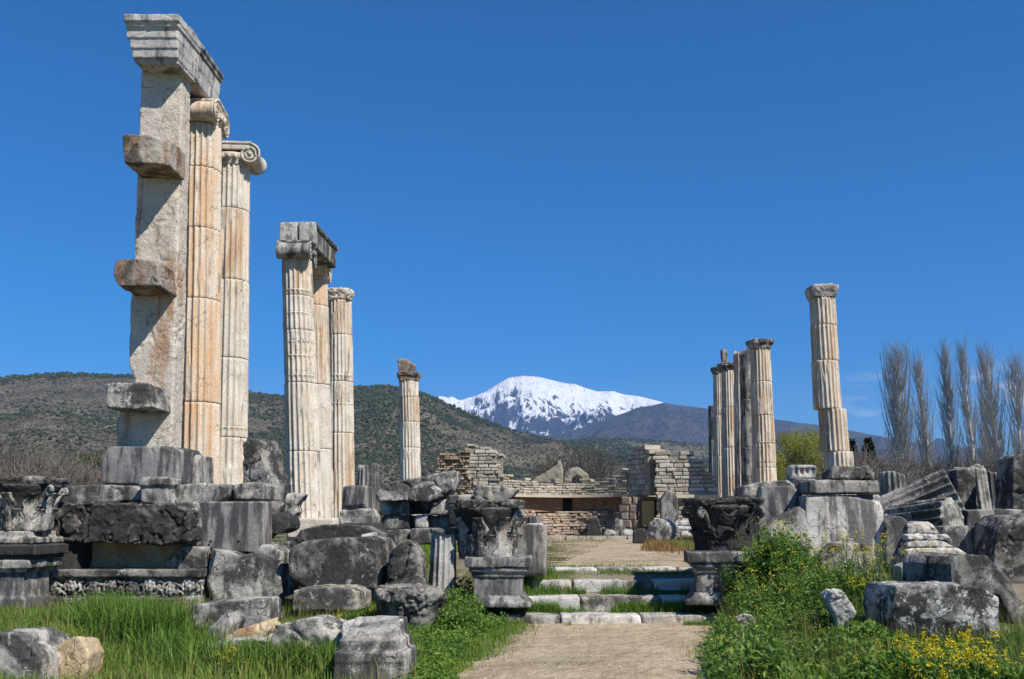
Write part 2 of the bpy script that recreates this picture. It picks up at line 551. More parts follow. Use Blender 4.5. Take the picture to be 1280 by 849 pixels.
M['russet'] = leaf_mat('russet weeds', (.10, .12, .03), (.30, .15, .06), .2)

def bark(name, a, b):
    t = NT(name); v = t.coord((1, 1, .3))
    return t.finish(t.mix(t.noise(v, 3, 4), a, b), .9)
M['poplar_bark'] = bark('pale poplar bark', (.36, .345, .32), (.52, .50, .46))
M['brush_bark'] = bark('bare brush twigs', (.09, .076, .064), (.17, .145, .12))
M['trunk'] = bark('dark bark', (.07, .055, .04), (.13, .10, .075))

def masonry_mat(name, a, b, c, mortar=(.30, .26, .21), patina=.35):
    t = NT(name); v = t.coord((1, 1, 1), False)
    tt = t.attr('tint')
    col = t.mix(t.rng(tt, 0, .5), a, b); col = t.mix(t.rng(tt, .5, 1.0), col, c)
    col = t.mix(t.math('MULTIPLY', t.rng(t.noise(v, 2.2, 7, .68), .60 - .2 * patina, .75 - .2 * patina), .75), col, (.10, .095, .085))
    col = t.mix(t.rng(t.noise(v, 12, 5, .7), .3, .7), t.mix(1.0, col, (.72, .71, .70), 'MULTIPLY'), t.mix(1.0, col, (1.1, 1.1, 1.1), 'MULTIPLY'))
    return t.finish(col, .92, t.bump(t.noise(v, 9, 6, .7), .7, .05), .15)
M['ashlar'] = masonry_mat('limestone ashlar', (.30, .26, .20), (.42, .375, .30), (.54, .49, .41))
M['rubble'] = masonry_mat('rubble wall', (.24, .17, .11), (.40, .31, .21), (.52, .44, .33), patina=.5)
M['pink'] = masonry_mat('pinkish field stones', (.36, .25, .18), (.47, .355, .265), (.53, .45, .36), patina=.3)
M['redwall'] = masonry_mat('red plastered wall', (.36, .19, .11), (.40, .23, .14), (.46, .31, .21), patina=.3)
t = NT('weathered boards'); v = t.coord((6, 6, .6)); M['wood'] = t.finish(t.mix(t.noise(v, 4, 5), (.40, .24, .09), (.58, .38, .16)), .7, t.bump(t.noise(v, 6, 4), .3, .01))
t = NT('grey metal door'); v = t.coord((4, 4, 1)); M['metal'] = t.finish(t.mix(t.noise(v, 4, 4), (.07, .075, .085), (.12, .125, .14)), .5)
M['opening_shade'] = NT('painted shade of openings').finish((.012, .011, .010), .9)  # near-black sheets stand in for the shade inside openings
t = NT('concrete ledge'); v = t.coord(); M['ledge'] = t.finish(t.mix(t.noise(v, 3, 6), (.40, .33, .24), (.55, .48, .38)), .9, t.bump(t.noise(v, 20, 4), .4, .02))

def hill_mat(name, bare, bare2, bush, forest, dens, fscale, sc):
    """hillside: pale scree dotted with dark shrubs, with patches of closed wood"""
    t = NT(name)
    tc = t.n('ShaderNodeTexCoord'); v = tc.outputs['Object']
    w = t.n('ShaderNodeVectorMath', operation='MULTIPLY'); t.l(v, w.inputs[0]); w.inputs[1].default_value = (1, .32, 1.3); v = w.outputs[0]
    c = t.mix(t.rng(t.noise(v, sc * .12, 7, .65), .35, .65), bare, bare2)
    d1 = t.rng(t.voro(v, sc), .30, .48, 1, 0)
    d2 = t.rng(t.voro(v, sc * 2.3), .30, .48, 1, 0)
    cover = t.rng(t.noise(v, sc * .12, 6, .65), .62 - .3 * dens, .74 - .3 * dens)
    b = t.math('MAXIMUM', t.math('MULTIPLY', d1, t.rng(t.noise(v, sc * .3, 4), .38, .50)), t.math('MULTIPLY', d2, cover))
    c = t.mix(t.math('MULTIPLY', b, .9), c, t.mix(t.noise(v, sc * 1.5, 2), bush, forest))
    f = t.rng(t.noise(v, fscale, 6, .6), .60, .66)
    c = t.mix(t.math('MULTIPLY', f, .92), c, t.mix(t.rng(t.voro(v, sc * 2.6), .2, .6), t.mix(1.0, forest, (1.7, 1.8, 1.4), 'MULTIPLY'), forest))
    h = t.math('ADD', t.math('MULTIPLY', b, .6), t.noise(v, sc * .8, 6, .7))
    return t.finish(c, .95, t.bump(h, .6, 3.0), .05)
M['hill'] = hill_mat('scrubby hillside', (.105, .090, .064), (.17, .145, .105), (.020, .024, .014), (.010, .019, .011), 1.5, .0034, .30)
M['hill_green'] = hill_mat('wooded hillside', (.11, .10, .060), (.16, .14, .09), (.020, .028, .015), (.012, .022, .012), 1.2, .002, .09)
M['blue_ridge'] = hill_mat('forested far ridge', (.042, .044, .046), (.080, .074, .070), (.014, .022, .026), (.010, .018, .022), .9, .0012, .05)

def snow_mat():
    t = NT('snow over rock')
    tc = t.n('ShaderNodeTexCoord'); v = tc.outputs['Object']
    sx = t.n('ShaderNodeSeparateXYZ'); t.l(v, sx.inputs[0])
    ge = t.n('ShaderNodeNewGeometry'); sn = t.n('ShaderNodeSeparateXYZ'); t.l(ge.outputs['Normal'], sn.inputs[0])
    alt = t.math('DIVIDE', sx.outputs[2], 1000.0)
    st = t.n('ShaderNodeVectorMath', operation='MULTIPLY'); t.l(v, st.inputs[0]); st.inputs[1].default_value = (1, .35, .35)
    nz = t.noise(st.outputs[0], .0105, 9, .70, .8)
    nf = t.noise(st.outputs[0], .034, 8, .8)
    s = t.math('ADD', alt, t.math('MULTIPLY', t.math('SUBTRACT', nz, .5), 1.75))
    s = t.math('ADD', s, t.math('MULTIPLY', t.math('SUBTRACT', nf, .5), 1.5))
    s = t.math('ADD', s, t.math('MULTIPLY', t.math('SUBTRACT', sn.outputs[2], .80), .7))
    m = t.rng(s, .77, .84)
    rock = t.mix(t.noise(v, .01, 6, .7), (.022, .032, .045), (.062, .066, .075))
    c = t.mix(m, rock, (.93, .93, .94))
    return t.finish(c, .8, t.bump(t.noise(st.outputs[0], .010, 9, .72), 1.0, 90.0), .1)
M['snow'] = snow_mat()

# ------------------------------------------------------------------ sky with its few small clouds near the horizon
def clouds():
    n = wn.nodes; L = wn.links
    tc = n.new('ShaderNodeTexCoord')
    sep = n.new('ShaderNodeSeparateXYZ'); L.new(tc.outputs['Generated'], sep.inputs[0])
    sc_ = n.new('ShaderNodeVectorMath'); sc_.operation = 'MULTIPLY'; L.new(tc.outputs['Generated'], sc_.inputs[0]); sc_.inputs[1].default_value = (14, 14, 46)
    nz = n.new('ShaderNodeTexNoise'); L.new(sc_.outputs[0], nz.inputs['Vector']); nz.inputs['Scale'].default_value = 1.0; nz.inputs['Detail'].default_value = 6
    def rng(s, a, b, lo, hi):
        q = n.new('ShaderNodeMapRange'); q.interpolation_type = 'SMOOTHSTEP'; L.new(s, q.inputs[0])
        for i, x in enumerate((a, b, lo, hi)): q.inputs[i + 1].default_value = x
        return q.outputs[0]
    def mul(a, b):
        q = n.new('ShaderNodeMath'); q.operation = 'MULTIPLY'; L.new(a, q.inputs[0])
        if isinstance(b, float): q.inputs[1].default_value = b
        else: L.new(b, q.inputs[1])
        return q.outputs[0]
    m = mul(rng(nz.outputs[0], .52, .64, 0, 1), mul(rng(sep.outputs[2], .075, .10, 0, 1), rng(sep.outputs[2], .125, .15, 1, 0)))
    m = mul(m, mul(rng(sep.outputs[0], .30, .38, 0, 1), rng(sep.outputs[1], .3, .5, 0, 1)))
    mx = n.new('ShaderNodeMix'); mx.data_type = 'RGBA'
    L.new(mul(m, .55), mx.inputs[0]); L.new(SKY_OUT, mx.inputs[6]); mx.inputs[7].default_value = (7.5, 7.6, 8.2, 1)
    L.new(mx.outputs[2], bg.inputs[0])
clouds()

# ------------------------------------------------------------------ ground, path, hills
def axis(vals):
    return np.array(sorted(set(np.round(np.concatenate(vals), 4))))
xs = axis([[-9000, -4000, -1800, -800, -400, -200, -120, -80, -60], np.arange(-45, 45.1, .75), np.arange(-12, 12.1, .25), [60, 80, 120, 200, 400, 800, 1800, 4000, 9000]])
ys = axis([[-300, -100, -30], np.arange(-10, 8, 1.0), np.arange(8, 22, .2), np.arange(22, 70, 1.0), [80, 100, 130, 180, 260, 400, 700, 1200, 2500, 5000, 11500]])
X, Y = np.meshgrid(xs, ys)
Z = gz(X, Y)
nx, ny = len(xs), len(ys)
idx = np.arange(nx * ny).reshape(ny, nx)
Fq = np.stack([idx[:-1, :-1], idx[:-1, 1:], idx[1:, 1:], idx[1:, :-1]], -1).reshape(-1, 4)
g = link('ground', np_mesh('ground', np.stack([X, Y, Z], -1).reshape(-1, 3), Fq, smooth=True), M['ground'])
meta(g, 'grassy earth ground under the ruins running out to the hills', None, None, 'structure'); g['category'] = 'ground'

def patch(name, label, rows, lift, mat, seed, wob=.08):
    """a sheet lying on the ground; rows = [(y, x0, x1)]"""
    rows = sorted(rows)
    yy = np.arange(rows[0][0], rows[-1][0] + .01, .10)
    a = np.interp(yy, [r[0] for r in rows], [r[1] for r in rows]); b = np.interp(yy, [r[0] for r in rows], [r[2] for r in rows])
    a = a + wob * fbm(np.stack([yy * 2, yy * 0, yy * 0], -1), seed, 3) * 2; b = b + wob * fbm(np.stack([yy * 2, yy * 0 + 9, yy * 0], -1), seed, 3) * 2
    n = 46
    t_ = np.linspace(0, 1, n)
    X = a[:, None] + (b - a)[:, None] * t_; Y = np.repeat(yy[:, None], n, 1)
    P = np.stack([X, Y, X * 0], -1).reshape(-1, 3)
    edge = np.minimum(t_, 1 - t_)[None, :] * 6
    Z = gz(X, Y) + .006 + lift * np.clip(edge, 0, 1) * (1 + .8 * fbm(P * 1.5, seed + 3, 3).reshape(X.shape))
    idx = np.arange(X.size).reshape(X.shape)
    Fq = np.stack([idx[:-1, :-1], idx[:-1, 1:], idx[1:, 1:], idx[1:, :-1]], -1).reshape(-1, 4)
    o = link(name, np_mesh(name, np.stack([X, Y, Z], -1).reshape(-1, 3), Fq, smooth=True), mat)
    meta(o, label, 'path', None, 'structure')
    return o
patch('dirt_path', 'trodden beige dirt path leading up to the marble steps', [(2, -1.1, 2.3), (9.6, -.62, 1.95), (11, -.62, 2.32), (12.5, -.42, 2.85), (14, -.15, 3.15), (15.55, .05, 3.6)], .012, M['path'], 5, .10)
patch('court_path', 'sandy trodden court in front of the apse wall', [(17.5, .5, 3.4), (21, .9, 4.4), (30, 1.2, 7.0), (40, 1.4, 9.5), (47, 1.4, 8.5)], .012, M['path'], 9, .35)

def ridge(name, label, prof, D0, D1, D2, mat, seed, rough, rows=70, px0=-260, px1=1540, step=3.0, sky_n=1.5, fine=1.0, cat='hill'):
    """a real range of hills: foot at D0, crest at D1 m with the photo's skyline, back slope down to D2"""
    px = np.arange(px0, px1 + .1, step)
    pk = np.interp(px, [p[0] for p in prof], [p[1] for p in prof])
    pk = pk + sky_n * fbm(np.stack([px * .05, px * 0, px * 0], -1), seed, 4)
    zt = np.array([W(a, b, D1).z for a, b in zip(px, pk)])
    t1 = np.linspace(0, 1, rows); t2 = np.linspace(1, 0, rows // 4)[1:]
    D = np.concatenate([D0 + (D1 - D0) * t1, D1 + (D2 - D1) * (1 - t2)])
    s = np.concatenate([t1, t2])
    DD, ZZ = np.meshgrid(D, zt, indexing='ij')
    SS = np.repeat(s[:, None], len(px), 1)
    XX = (px[None, :] - CX) / FOC * DD
    k = 1.0 / (D1 * .16) * fine
    P = np.stack([XX * k, DD * k * .8, XX * 0], -1).reshape(-1, 3)
    rg = ridged(P, seed, 5).reshape(XX.shape)
    env = np.sin(np.clip(SS, 0, 1) * math.pi) ** .8
    Hh = gz(0, 100) + (ZZ - gz(0, 100)) * SS ** 1.15 + rough * (rg - .25) * env
    Hh[0, :] = -5; Hh[-1, :] = -5
    V = np.stack([XX, DD, Hh], -1).reshape(-1, 3)
    idx = np.arange(XX.size).reshape(XX.shape)
    Fq = np.stack([idx[:-1, :-1], idx[:-1, 1:], idx[1:, 1:], idx[1:, :-1]], -1).reshape(-1, 4)
    o = link(name, np_mesh(name, V, Fq, smooth=True), mat)
    meta(o, label, cat, None, 'structure')
    return V.reshape(XX.shape + (3,)), rows

def scrub(name, label, grid, n, smin, smax, seed, mat, lo=.03, hi=1.0, dens=.5):
    """shrubs and small trees over a hillside, far too many to count: one object"""
    Vg, rows = grid
    rs = np.random.RandomState(seed)
    m = n * 4
    i = rs.rand(m) ** .8 * (rows - 2) * (hi - lo) + lo * rows; j = rs.rand(m) * (Vg.shape[1] - 2)
    i0, j0 = i.astype(int), j.astype(int); fi, fj = (i - i0)[:, None], (j - j0)[:, None]
    P = Vg[i0, j0] * (1 - fi) * (1 - fj) + Vg[i0 + 1, j0] * fi * (1 - fj) + Vg[i0, j0 + 1] * (1 - fi) * fj + Vg[i0 + 1, j0 + 1] * fi * fj
    d = fbm(P * np.array([.006, .004, .012]), seed, 4)
    P = P[rs.rand(m) < np.clip(dens + 2.6 * d, .03, 1)][:n]
    n = len(P)
    s = (smin + (smax - smin) * rs.rand(n) ** 2) * np.clip(P[:, 1] / P[:, 1].max(), .45, 1) ** .7
    oct_ = np.array([[1, 0, .3], [0, 1, .35], [-1, 0, .3], [0, -1, .35], [0, 0, 1.0], [.5, .5, .75], [-.5, .5, .7], [-.5, -.5, .75], [.5, -.5, .7]])
    V = P[:, None, :] + oct_[None] * s[:, None, None] * (.75 + .5 * rs.rand(n, 9, 1)) * np.array([.62, .62, .85])
    F0 = np.array([[0, 1, 5], [1, 2, 6], [2, 3, 7], [3, 0, 8], [5, 1, 6], [6, 2, 7], [7, 3, 8], [8, 0, 5], [5, 6, 4], [6, 7, 4], [7, 8, 4], [8, 5, 4]])
    F = (np.arange(n)[:, None, None] * 9 + F0[None]).reshape(-1, 3)
    ob = link(name, np_mesh(name, V.reshape(-1, 3), F, np.repeat(np.clip(.5 + .3 * rs.normal(size=n), 0, 1), 9)), mat)
    return meta(ob, label, 'scrub', None, 'stuff')
hg1 = ridge('scrub_hill', 'scrub covered brown and green hill behind the ruins', [(-260, 500), (-60, 478), (0, 471), (60, 467), (150, 469), (230, 478), (300, 489), (350, 494), (400, 488), (440, 482), (480, 481), (510, 484), (535, 492), (560, 505), (590, 518), (620, 530), (650, 541), (690, 550), (740, 559), (790, 572), (850, 590), (950, 612), (1540, 640)], 420, 1500, 2300, M['hill'], 3, 26, 110)
hg2 = ridge('wooded_hill', 'low dark wooded hill between scrub hill and far ridge', [(-260, 600), (500, 600), (620, 560), (700, 552), (760, 549), (820, 551), (870, 556), (950, 562), (1060, 572), (1150, 580), (1300, 590), (1540, 600)], 900, 2500, 3400, M['hill_green'], 8, 40, 70)
ridge('blue_ridge', 'long bluish forested ridge right of the snowy mountain', [(-260, 600), (480, 590), (600, 562), (683, 546), (740, 531), (795, 511), (830, 503), (860, 508), (890, 512), (930, 520), (970, 525), (1010, 529), (1050, 535), (1110, 548), (1160, 557), (1280, 578), (1400, 592), (1540, 610)], 2600, 5600, 7200, M['blue_ridge'], 14, 150, 80, fine=1.3)
ridge('snowy_mountain', 'snow capped mountain with a rounded summit', [(-260, 560), (300, 545), (480, 512), (540, 505), (575, 500), (600, 494), (618, 483), (636, 472), (655, 470), (675, 471), (700, 477), (725, 483), (750, 490), (775, 493), (800, 495), (830, 503), (870, 516), (930, 530), (1060, 560), (1540, 600)], 4800, 9000, 10800, M['snow'], 21, 430, 140, step=2.0, fine=1.6, sky_n=1.0, cat='mountain')

M['scrub'] = leaf_mat('dark hill scrub', (.016, .027, .011), (.045, .060, .026), .0, .9)
scrub('hill_scrub', 'dark shrubs and low oaks dotted all over the brown hill', hg1, 36000, 1.9, 5.2, 55, M['scrub'], .05, .995, .40)
scrub('hill_woods', 'dark wood covering the low hill beyond the ruins', hg2, 14000, 4.0, 9.0, 56, M['scrub'], .25, .995, .7)
# ------------------------------------------------------------------ haze (the air between here and the mountains)
def haze():
    me = raw_mesh(MB().box((0, 5600, 800), (19000, 13400, 1640)))
    t = NT('thin blue air')
    pv = t.n('ShaderNodeVolumePrincipled')
    pv.inputs['Color'].default_value = (.30, .53, 1.0, 1)
    pv.inputs['Density'].default_value = 6.5e-5
    pv.inputs['Anisotropy'].default_value = 0.0
    t.l(pv.outputs[0], t.out.inputs['Volume'])
    o = link('haze', me, t.m)
    meta(o, 'thin bluish air that fades the far mountains', 'haze', None, 'stuff')
haze()

# ------------------------------------------------------------------ fluted columns
def drum_mesh(base, axis, z0, z1, r0, r1, nfl=20, bands=(), seed=0, wornness=.25, fl=1.0, off=(0, 0), name='drum', gap=.006, broken=0.0, fade=0.0):
    """a fluted drum between heights z0 and z1 of a shaft: base point, axis = lean per metre (x, y)"""
    per = 8
    n = nfl * per
    zs = set(np.round(np.linspace(z0 + gap, z1 - gap, max(4, int((z1 - z0) / .07))), 4).tolist())
    zs |= {round(z0 + gap, 4), round(z0 + gap + .02, 4), round(z1 - gap - .02, 4), round(z1 - gap, 4)}
    for b in bands:
        zs |= {round(b + d, 4) for d in (-.09, -.05, -.03, -.018, 0, .018, .03, .05, .09) if z0 + gap < b + d < z1 - gap}
    zs = np.array(sorted(zs))
    th = np.arange(n) * 2 * math.pi / n
    ph = (np.arange(n) % per) / per
    fd = np.sqrt(np.clip(1 - ((ph - .5) / .40) ** 2, 0, 1)) * .115
    ZZ, TT = np.meshgrid(zs, th, indexing='ij')
    FD = np.repeat(fd[None, :], len(zs), 0)
    r = np.interp(ZZ, [z0, z1], [r0, r1])
    Pn = np.stack([np.cos(TT) * 1.0, np.sin(TT) * 1.0, ZZ * .8], -1).reshape(-1, 3)
    wn_ = fbm(Pn * 1.5 + seed * 3.3, seed, 3).reshape(TT.shape)
    worn = np.clip((wn_ - (.34 - wornness)) * 5, 0, 1)
    arr = np.clip(vnoise(Pn * np.array([4, 4, 6.0]) + seed, seed + 7).reshape(TT.shape) - .25, 0, 1)
    depth = FD * fl * (1 - worn) * (1 - fade * np.clip(1 - np.minimum(ZZ - z0, z1 - ZZ) / .06, 0, 1))
    ring = np.zeros_like(ZZ)
    for b in bands:
        dz = ZZ - b
        depth = depth * np.where(dz > 0, 1.0, np.clip(np.abs(dz) / .09, 0, 1))
        ring = ring + np.clip(1 - np.abs(dz) / .022, 0, 1) * .028
    e = np.clip(1 - np.minimum(ZZ - z0 - gap, z1 - gap - ZZ) / .02, 0, 1) * .012
    rr = r * (1 - depth - ring - worn * .035) - e - arr * .012 * (FD < .02)
    rr = rr + .004 * vnoise(Pn * 6, seed + 9).reshape(TT.shape)
    if broken > 0:
        top = broken * (fbm(np.stack([np.cos(TT) * 1.2, np.sin(TT) * 1.2, TT * 0], -1).reshape(-1, 3), seed + 3, 3).reshape(TT.shape) * .9 - .1)
        k = np.clip((ZZ - (z1 - .5)) / .5, 0, 1)
        ZZ = ZZ + top * k
    Xw = base[0] + axis[0] * (ZZ - base[2]) + off[0] + rr * np.cos(TT)
    Yw = base[1] + axis[1] * (ZZ - base[2]) + off[1] + rr * np.sin(TT)
    V = np.stack([Xw, Yw, ZZ], -1).reshape(-1, 3)
    m = len(zs)
    idx = np.arange(m * n).reshape(m, n)
    nxt = np.roll(idx, -1, 1)
    Fq = np.stack([idx[:-1], nxt[:-1], nxt[1:], idx[1:]], -1).reshape(-1, 4)
    # closed ends: shrink rings to a small disc
    caps, base_i = [], len(V)
    ex = []
    for row, zz in ((0, zs[0]), (m - 1, None)):
        ring_v = V.reshape(m, n, 3)[row]
        c = ring_v.mean(0)
        for s in (.6, .02):
            q = c + (ring_v - c) * s
            q[:, 2] = q[:, 2] + .006 * vnoise(q * 8, seed)
            ex.append(q)
    V = np.concatenate([V] + ex)
    a = base_i + np.arange(4 * n).reshape(4, n)
    def strip(p, q): return np.stack([p, np.roll(p, -1), np.roll(q, -1), q], -1)
    Fq = np.concatenate([Fq, strip(a[0], idx[0]), strip(a[1], a[0]), strip(idx[m - 1], a[2]), strip(a[2], a[3])])
    me = np_mesh(name, V, Fq, smooth=True)
    return me

def ionic_capital(root, c, r, yaw, mat, h=.62, wear_seed=1, lean=0):
    """egg-and-dart echinus, cushions with spirals at both ends, thin abacus; c = middle of its underside"""
    rot = Matrix.Rotation(R(yaw), 4, 'Z')
    T = Matrix.Translation(c) @ rot
    def fin(mb, name, par=root, smooth=True, vox=None, **kw):
        if vox: me = weathered(mb, vox, **kw)
        else: me = raw_mesh(mb, smooth=smooth)
        me.transform(T); return part(name, root, me, mat)
    ech = MB().lathe([(r * .96, 0), (r * 1.0, .03), (r * 1.02, .07), (r * 1.0, .09), (r * 1.14, .15), (r * 1.24, .24), (r * 1.22, .30), (r * .9, .34)], 40)
    for k in range(20):
        w = 2 * math.pi * k / 20
        ech.lathe([(.01, -.09), (.05, -.05), (.055, .0), (.04, .05), (.01, .07)], 8, (math.cos(w) * r * 1.2, math.sin(w) * r * 1.2, .20))
    fin(ech, 'echinus')
    ab = MB().box((0, 0, h - .05), (r * 2.5, r * 2.35, .07)).box((0, 0, h - .105), (r * 2.36, r * 2.2, .05))
    fin(ab, 'abacus', vox=.02, wear=.5, iters=3, amp=.008, seed=wear_seed)
    for sx in (-1, 1):
        vr = .27
        cx, cz = sx * (r * 1.16), h - .13 - vr * .78
        mb = MB()
        prof = [(vr * .96, -r * .98), (vr, -r * .92), (vr * .9, -r * .84), (vr * .86, -r * .3), (vr * .84, 0), (vr * .86, r * .3), (vr * .9, r * .84), (vr, r * .92), (vr * .96, r * .98)]
        mb.lathe(prof, 28, (cx, 0, cz), Matrix.Rotation(-math.pi / 2, 3, 'X'))
        o = fin(mb, 'volute')
        for sy in (-1, 1):
            pts, rad = [], []
            for i in range(64):
                a = i / 63
                ang = math.pi / 2 + sx * -1 * sy * 0 + (1 if sx > 0 else -1) * -a * math.pi * 2 * 2.4
                q = vr * .94 * (1 - a) ** .85 + .02
                pts.append((cx + math.cos(ang) * q, sy * r * 1.06, cz + math.sin(ang) * q)); rad.append(.030 * (1 - .55 * a))
            sp_ = MB().tube(pts, rad, 6)
            sp_.lathe([(.045, -.02), (.04, .03), (.01, .04)], 10, (cx, sy * r * 1.07, cz), Matrix.Rotation(-math.pi / 2 * -sy, 3, 'X'))
            me = raw_mesh(sp_, smooth=True); me.transform(T)
            shift(me, root.location)
            link('spiral', me, mat, o)
    for sy in (-1, 1):
        band = MB()
        band.box((0, sy * r * 1.0, h - .17), (r * 2.3, .10, .12)).box((0, sy * r * 1.07, h - .125), (r * 2.3, .05, .035))
        fin(band, 'canalis', vox=.02, wear=.4, iters=3, amp=.006, seed=wear_seed + 2)

def lump_capital(root, c, r, mat, h=.35, flare=1.22, seed=3, yaw=3.8, sq=.5):
    """what is left of a capital: a broken flaring block"""
    mb = MB().lathe([(r * .98, 0), (r * 1.02, .08), (r * .97, .10), (r * flare, h * .62), (r * flare * 1.02, h)], 28, sq=sq)
    me = weathered(mb, .03, .7, 6, .045, seed, 1.2, 1.6)
    me.transform(Matrix.Translation(c) @ Matrix.Rotation(R(yaw), 4, 'Z'))
    return part('capital', root, me, mat)

def column(label, D, bot, top, rb, rt, joints=(), bands=(), mat='shaft_mid', nfl=20, worn=.12, fl=1.0, seed=0, offs=None, base_z=None, cap=None, group='standing columns of the temple', broken=0.0, mats=None, name='fluted_column', plinth=None):
    A, B = W(bot[0], bot[1], D), W(top[0], top[1], D)
    z0 = base_z if base_z is not None else float(gz(A.x, A.y)) - .05
    lean = ((B.x - A.x) / (B.z - A.z), 0.0)
    foot = Vector((A.x + lean[0] * (z0 - A.z), D, z0))
    root = empty(name, foot, label, 'column', group)
    zz = [z0] + sorted(W(CX, j, D).z for j in joints) + [B.z]
    bz = [W(CX, b, D).z for b in bands]
    H = B.z - z0
    for i in range(len(zz) - 1):
        a, b = zz[i], zz[i + 1]
        ra, rb_ = rb + (rt - rb) * (a - z0) / H, rb + (rt - rb) * (b - z0) / H
        of = offs[i] if offs and i < len(offs) else ((i * 37 % 5 - 2) * .004, 0)
        mt = mats[i] if mats and i < len(mats) else mat
        me = drum_mesh(foot, lean, a, b, ra, rb_, nfl, bz, seed * 13 + i, worn, fl, of, broken=broken if i == len(zz) - 2 else 0.0)
        part('drum', root, me, M[mt])
    topc = Vector((B.x, D, B.z))
    if cap: cap(root, topc, rt)
    return root, topc

# ------------------------------------------------------------------ Corinthian capitals and moulded pedestals
def leaf_mesh_pts(r_at, h, width, curl, nu=13, nv=22, th=.03, lobes=4):
    """acanthus leaf lying against a bell of radius r_at(z), curling out at the tip; local +x is outward"""
    P = np.zeros((nv, nu, 3)); 
    for i in range(nv):
        t_ = i / (nv - 1)
        z = h * min(1.0, t_ * 1.12)
        out = 0.015 + .02 * t_
        if t_ > .62:
            a = (t_ - .62) / .38
            out += curl * math.sin(a * 1.7) * .7; z = h * (.69 + .31 * math.sin(a * math.pi * .62)) - h * .16 * max(0, a - .6)
        wv = width * (.62 + .5 * math.sin(math.pi * min(1, t_ * .95 + .12))) * (1 - .35 * max(0, t_ - .75) * 4 * .7)
        wv *= 1 - .36 * (0.5 + 0.5 * math.cos(t_ * lobes * 2 * math.pi))
        for j in range(nu):
            s = j / (nu - 1) * 2 - 1
            rib = .026 * math.cos(s * math.pi * 5.0) * min(1, .3 + t_) + .016 * (1 - abs(s)) - .012 * s * s
            y = s * wv / 2
            rr = r_at(z) + out + rib - .25 * abs(s) ** 2 * width * .35
            P[i, j] = (rr, y, z)
    Nn = np.zeros_like(P); Nn[..., 0] = -th
    V = np.concatenate([P.reshape(-1, 3), (P + Nn).reshape(-1, 3)])
    F = []
    o = nu * nv
    for i in range(nv - 1):
        for j in range(nu - 1):
            a = i * nu + j
            F.append((a, a + 1, a + nu + 1, a + nu)); F.append((o + a, o + a + nu, o + a + nu + 1, o + a + 1))
    for i in range(nv - 1):
        for a, b in ((i * nu, (i + 1) * nu), ((i + 1) * nu - 1 + 0, (i + 2) * nu - 1)):
            F.append((a, b, o + b, o + a))
    for j in range(nu - 1):
        F.append((j, j + 1, o + j + 1, o + j)); k = (nv - 1) * nu + j; F.append((k, k + 1, o + k + 1, o + k))
    return V, F

def corinthian(name, label, c, r, h, wtop, yaw, mat, seed, skip=(), group=None, worn=.012, leafmat=None):
    """bell, abacus with hollow sides, two rings of acanthus leaves, corner volutes; c = middle of the underside"""
    root = empty(name, c, label, 'capital', group)
    T = Matrix.Translation(c) @ Matrix.Rotation(R(yaw), 4, 'Z')
    def fin(nm, me):
        me.transform(T); return part(nm, root, me, M[leafmat or mat] if nm in ('leaf', 'volute') else M[mat])
    def r_at(z):
        u = max(0, min(1, z / h)); return r * (.95 + .08 * u + .55 * max(0, u - .50) ** 1.3 * 2)
    bell = MB().lathe([(r * .98, 0), (r * 1.02, h * .04), (r * .94, h * .07)] + [(r_at(h * k / 10), h * k / 10) for k in range(1, 9)] + [(r_at(h * .84), h * .86), (r * .8, h * .88)], 36)
    me_ = weathered(bell, .022, .5, 3, .006 + worn * .7, seed, .6, 1.5); me_.transform(T); part('bell', root, me_, M['black'])  # bell blacker than the leaves: shade between them put into the colour
    hw = wtop / 2
    out = []
    for k in range(4):
        for s in np.linspace(-.86, .86, 9):
            p = Vector((s * hw, -hw * (1.0 - .20 * (1 - (s / .86) ** 2)), 0))
            out.append(Matrix.Rotation(k * math.pi / 2, 3, 'Z') @ p)
    ab = MB().slab([p + Vector((0, 0, h * .86)) for p in out], (0, 0, h * .07)).slab([p * 1.05 + Vector((0, 0, h * .925)) for p in out], (0, 0, h * .075))
    fin('abacus', weathered(ab, .02, .6, 5, .014 + worn, seed + 1, 1.0, 1.5))
    k_ = 0
    for ring, (lh, n, ph, cu) in enumerate(((h * .42, 8, 0, .09), (h * .72, 8, .5, .11))):
        for k in range(n):
            k_ += 1
            if k_ in skip: continue
            V, F = leaf_mesh_pts(r_at, lh, 2 * math.pi * r / n * (.92 if ring == 0 else .8), cu * (.8 + .4 * random.Random(seed + k_).random()))
            if ring: V[:, 0] += .015
            a = 2 * math.pi * (k + ph) / n + math.pi / 8 * 0
            q = V.copy(); q[:, 0] = V[:, 0] * math.cos(a) - V[:, 1] * math.sin(a); q[:, 1] = V[:, 0] * math.sin(a) + V[:, 1] * math.cos(a)
            q = q + (worn * .8) * np.stack([vnoise(q * 9, seed + k_), vnoise(q * 9 + 5, seed + k_), vnoise(q * 9 + 9, seed)], -1)
            me = raw_mesh(MB().add(q, F), smooth=True)
            fin('leaf', me)
    for k in range(4):
        if 100 + k in skip: continue
        a = math.pi / 4 + k * math.pi / 2
        pts, rad = [], []
        for i in range(40):
            u = i / 39
            if u < .45:
                w = u / .45; rr = r * .95 + (hw * 1.22 - r * .95) * w ** 1.5; z = h * (.45 + .38 * w)
            else:
                w = (u - .45) / .55; q = .085 * (1 - w * .8); an = math.pi / 2 - w * math.pi * 3
                rr = hw * 1.22 + math.cos(an) * q; z = h * .83 - .085 + math.sin(an) * q
            pts.append((math.cos(a) * rr, math.sin(a) * rr, z)); rad.append(.045 - .02 * u)
        fin('volute', raw_mesh(MB().tube(pts, rad, 7), smooth=True))
    return root

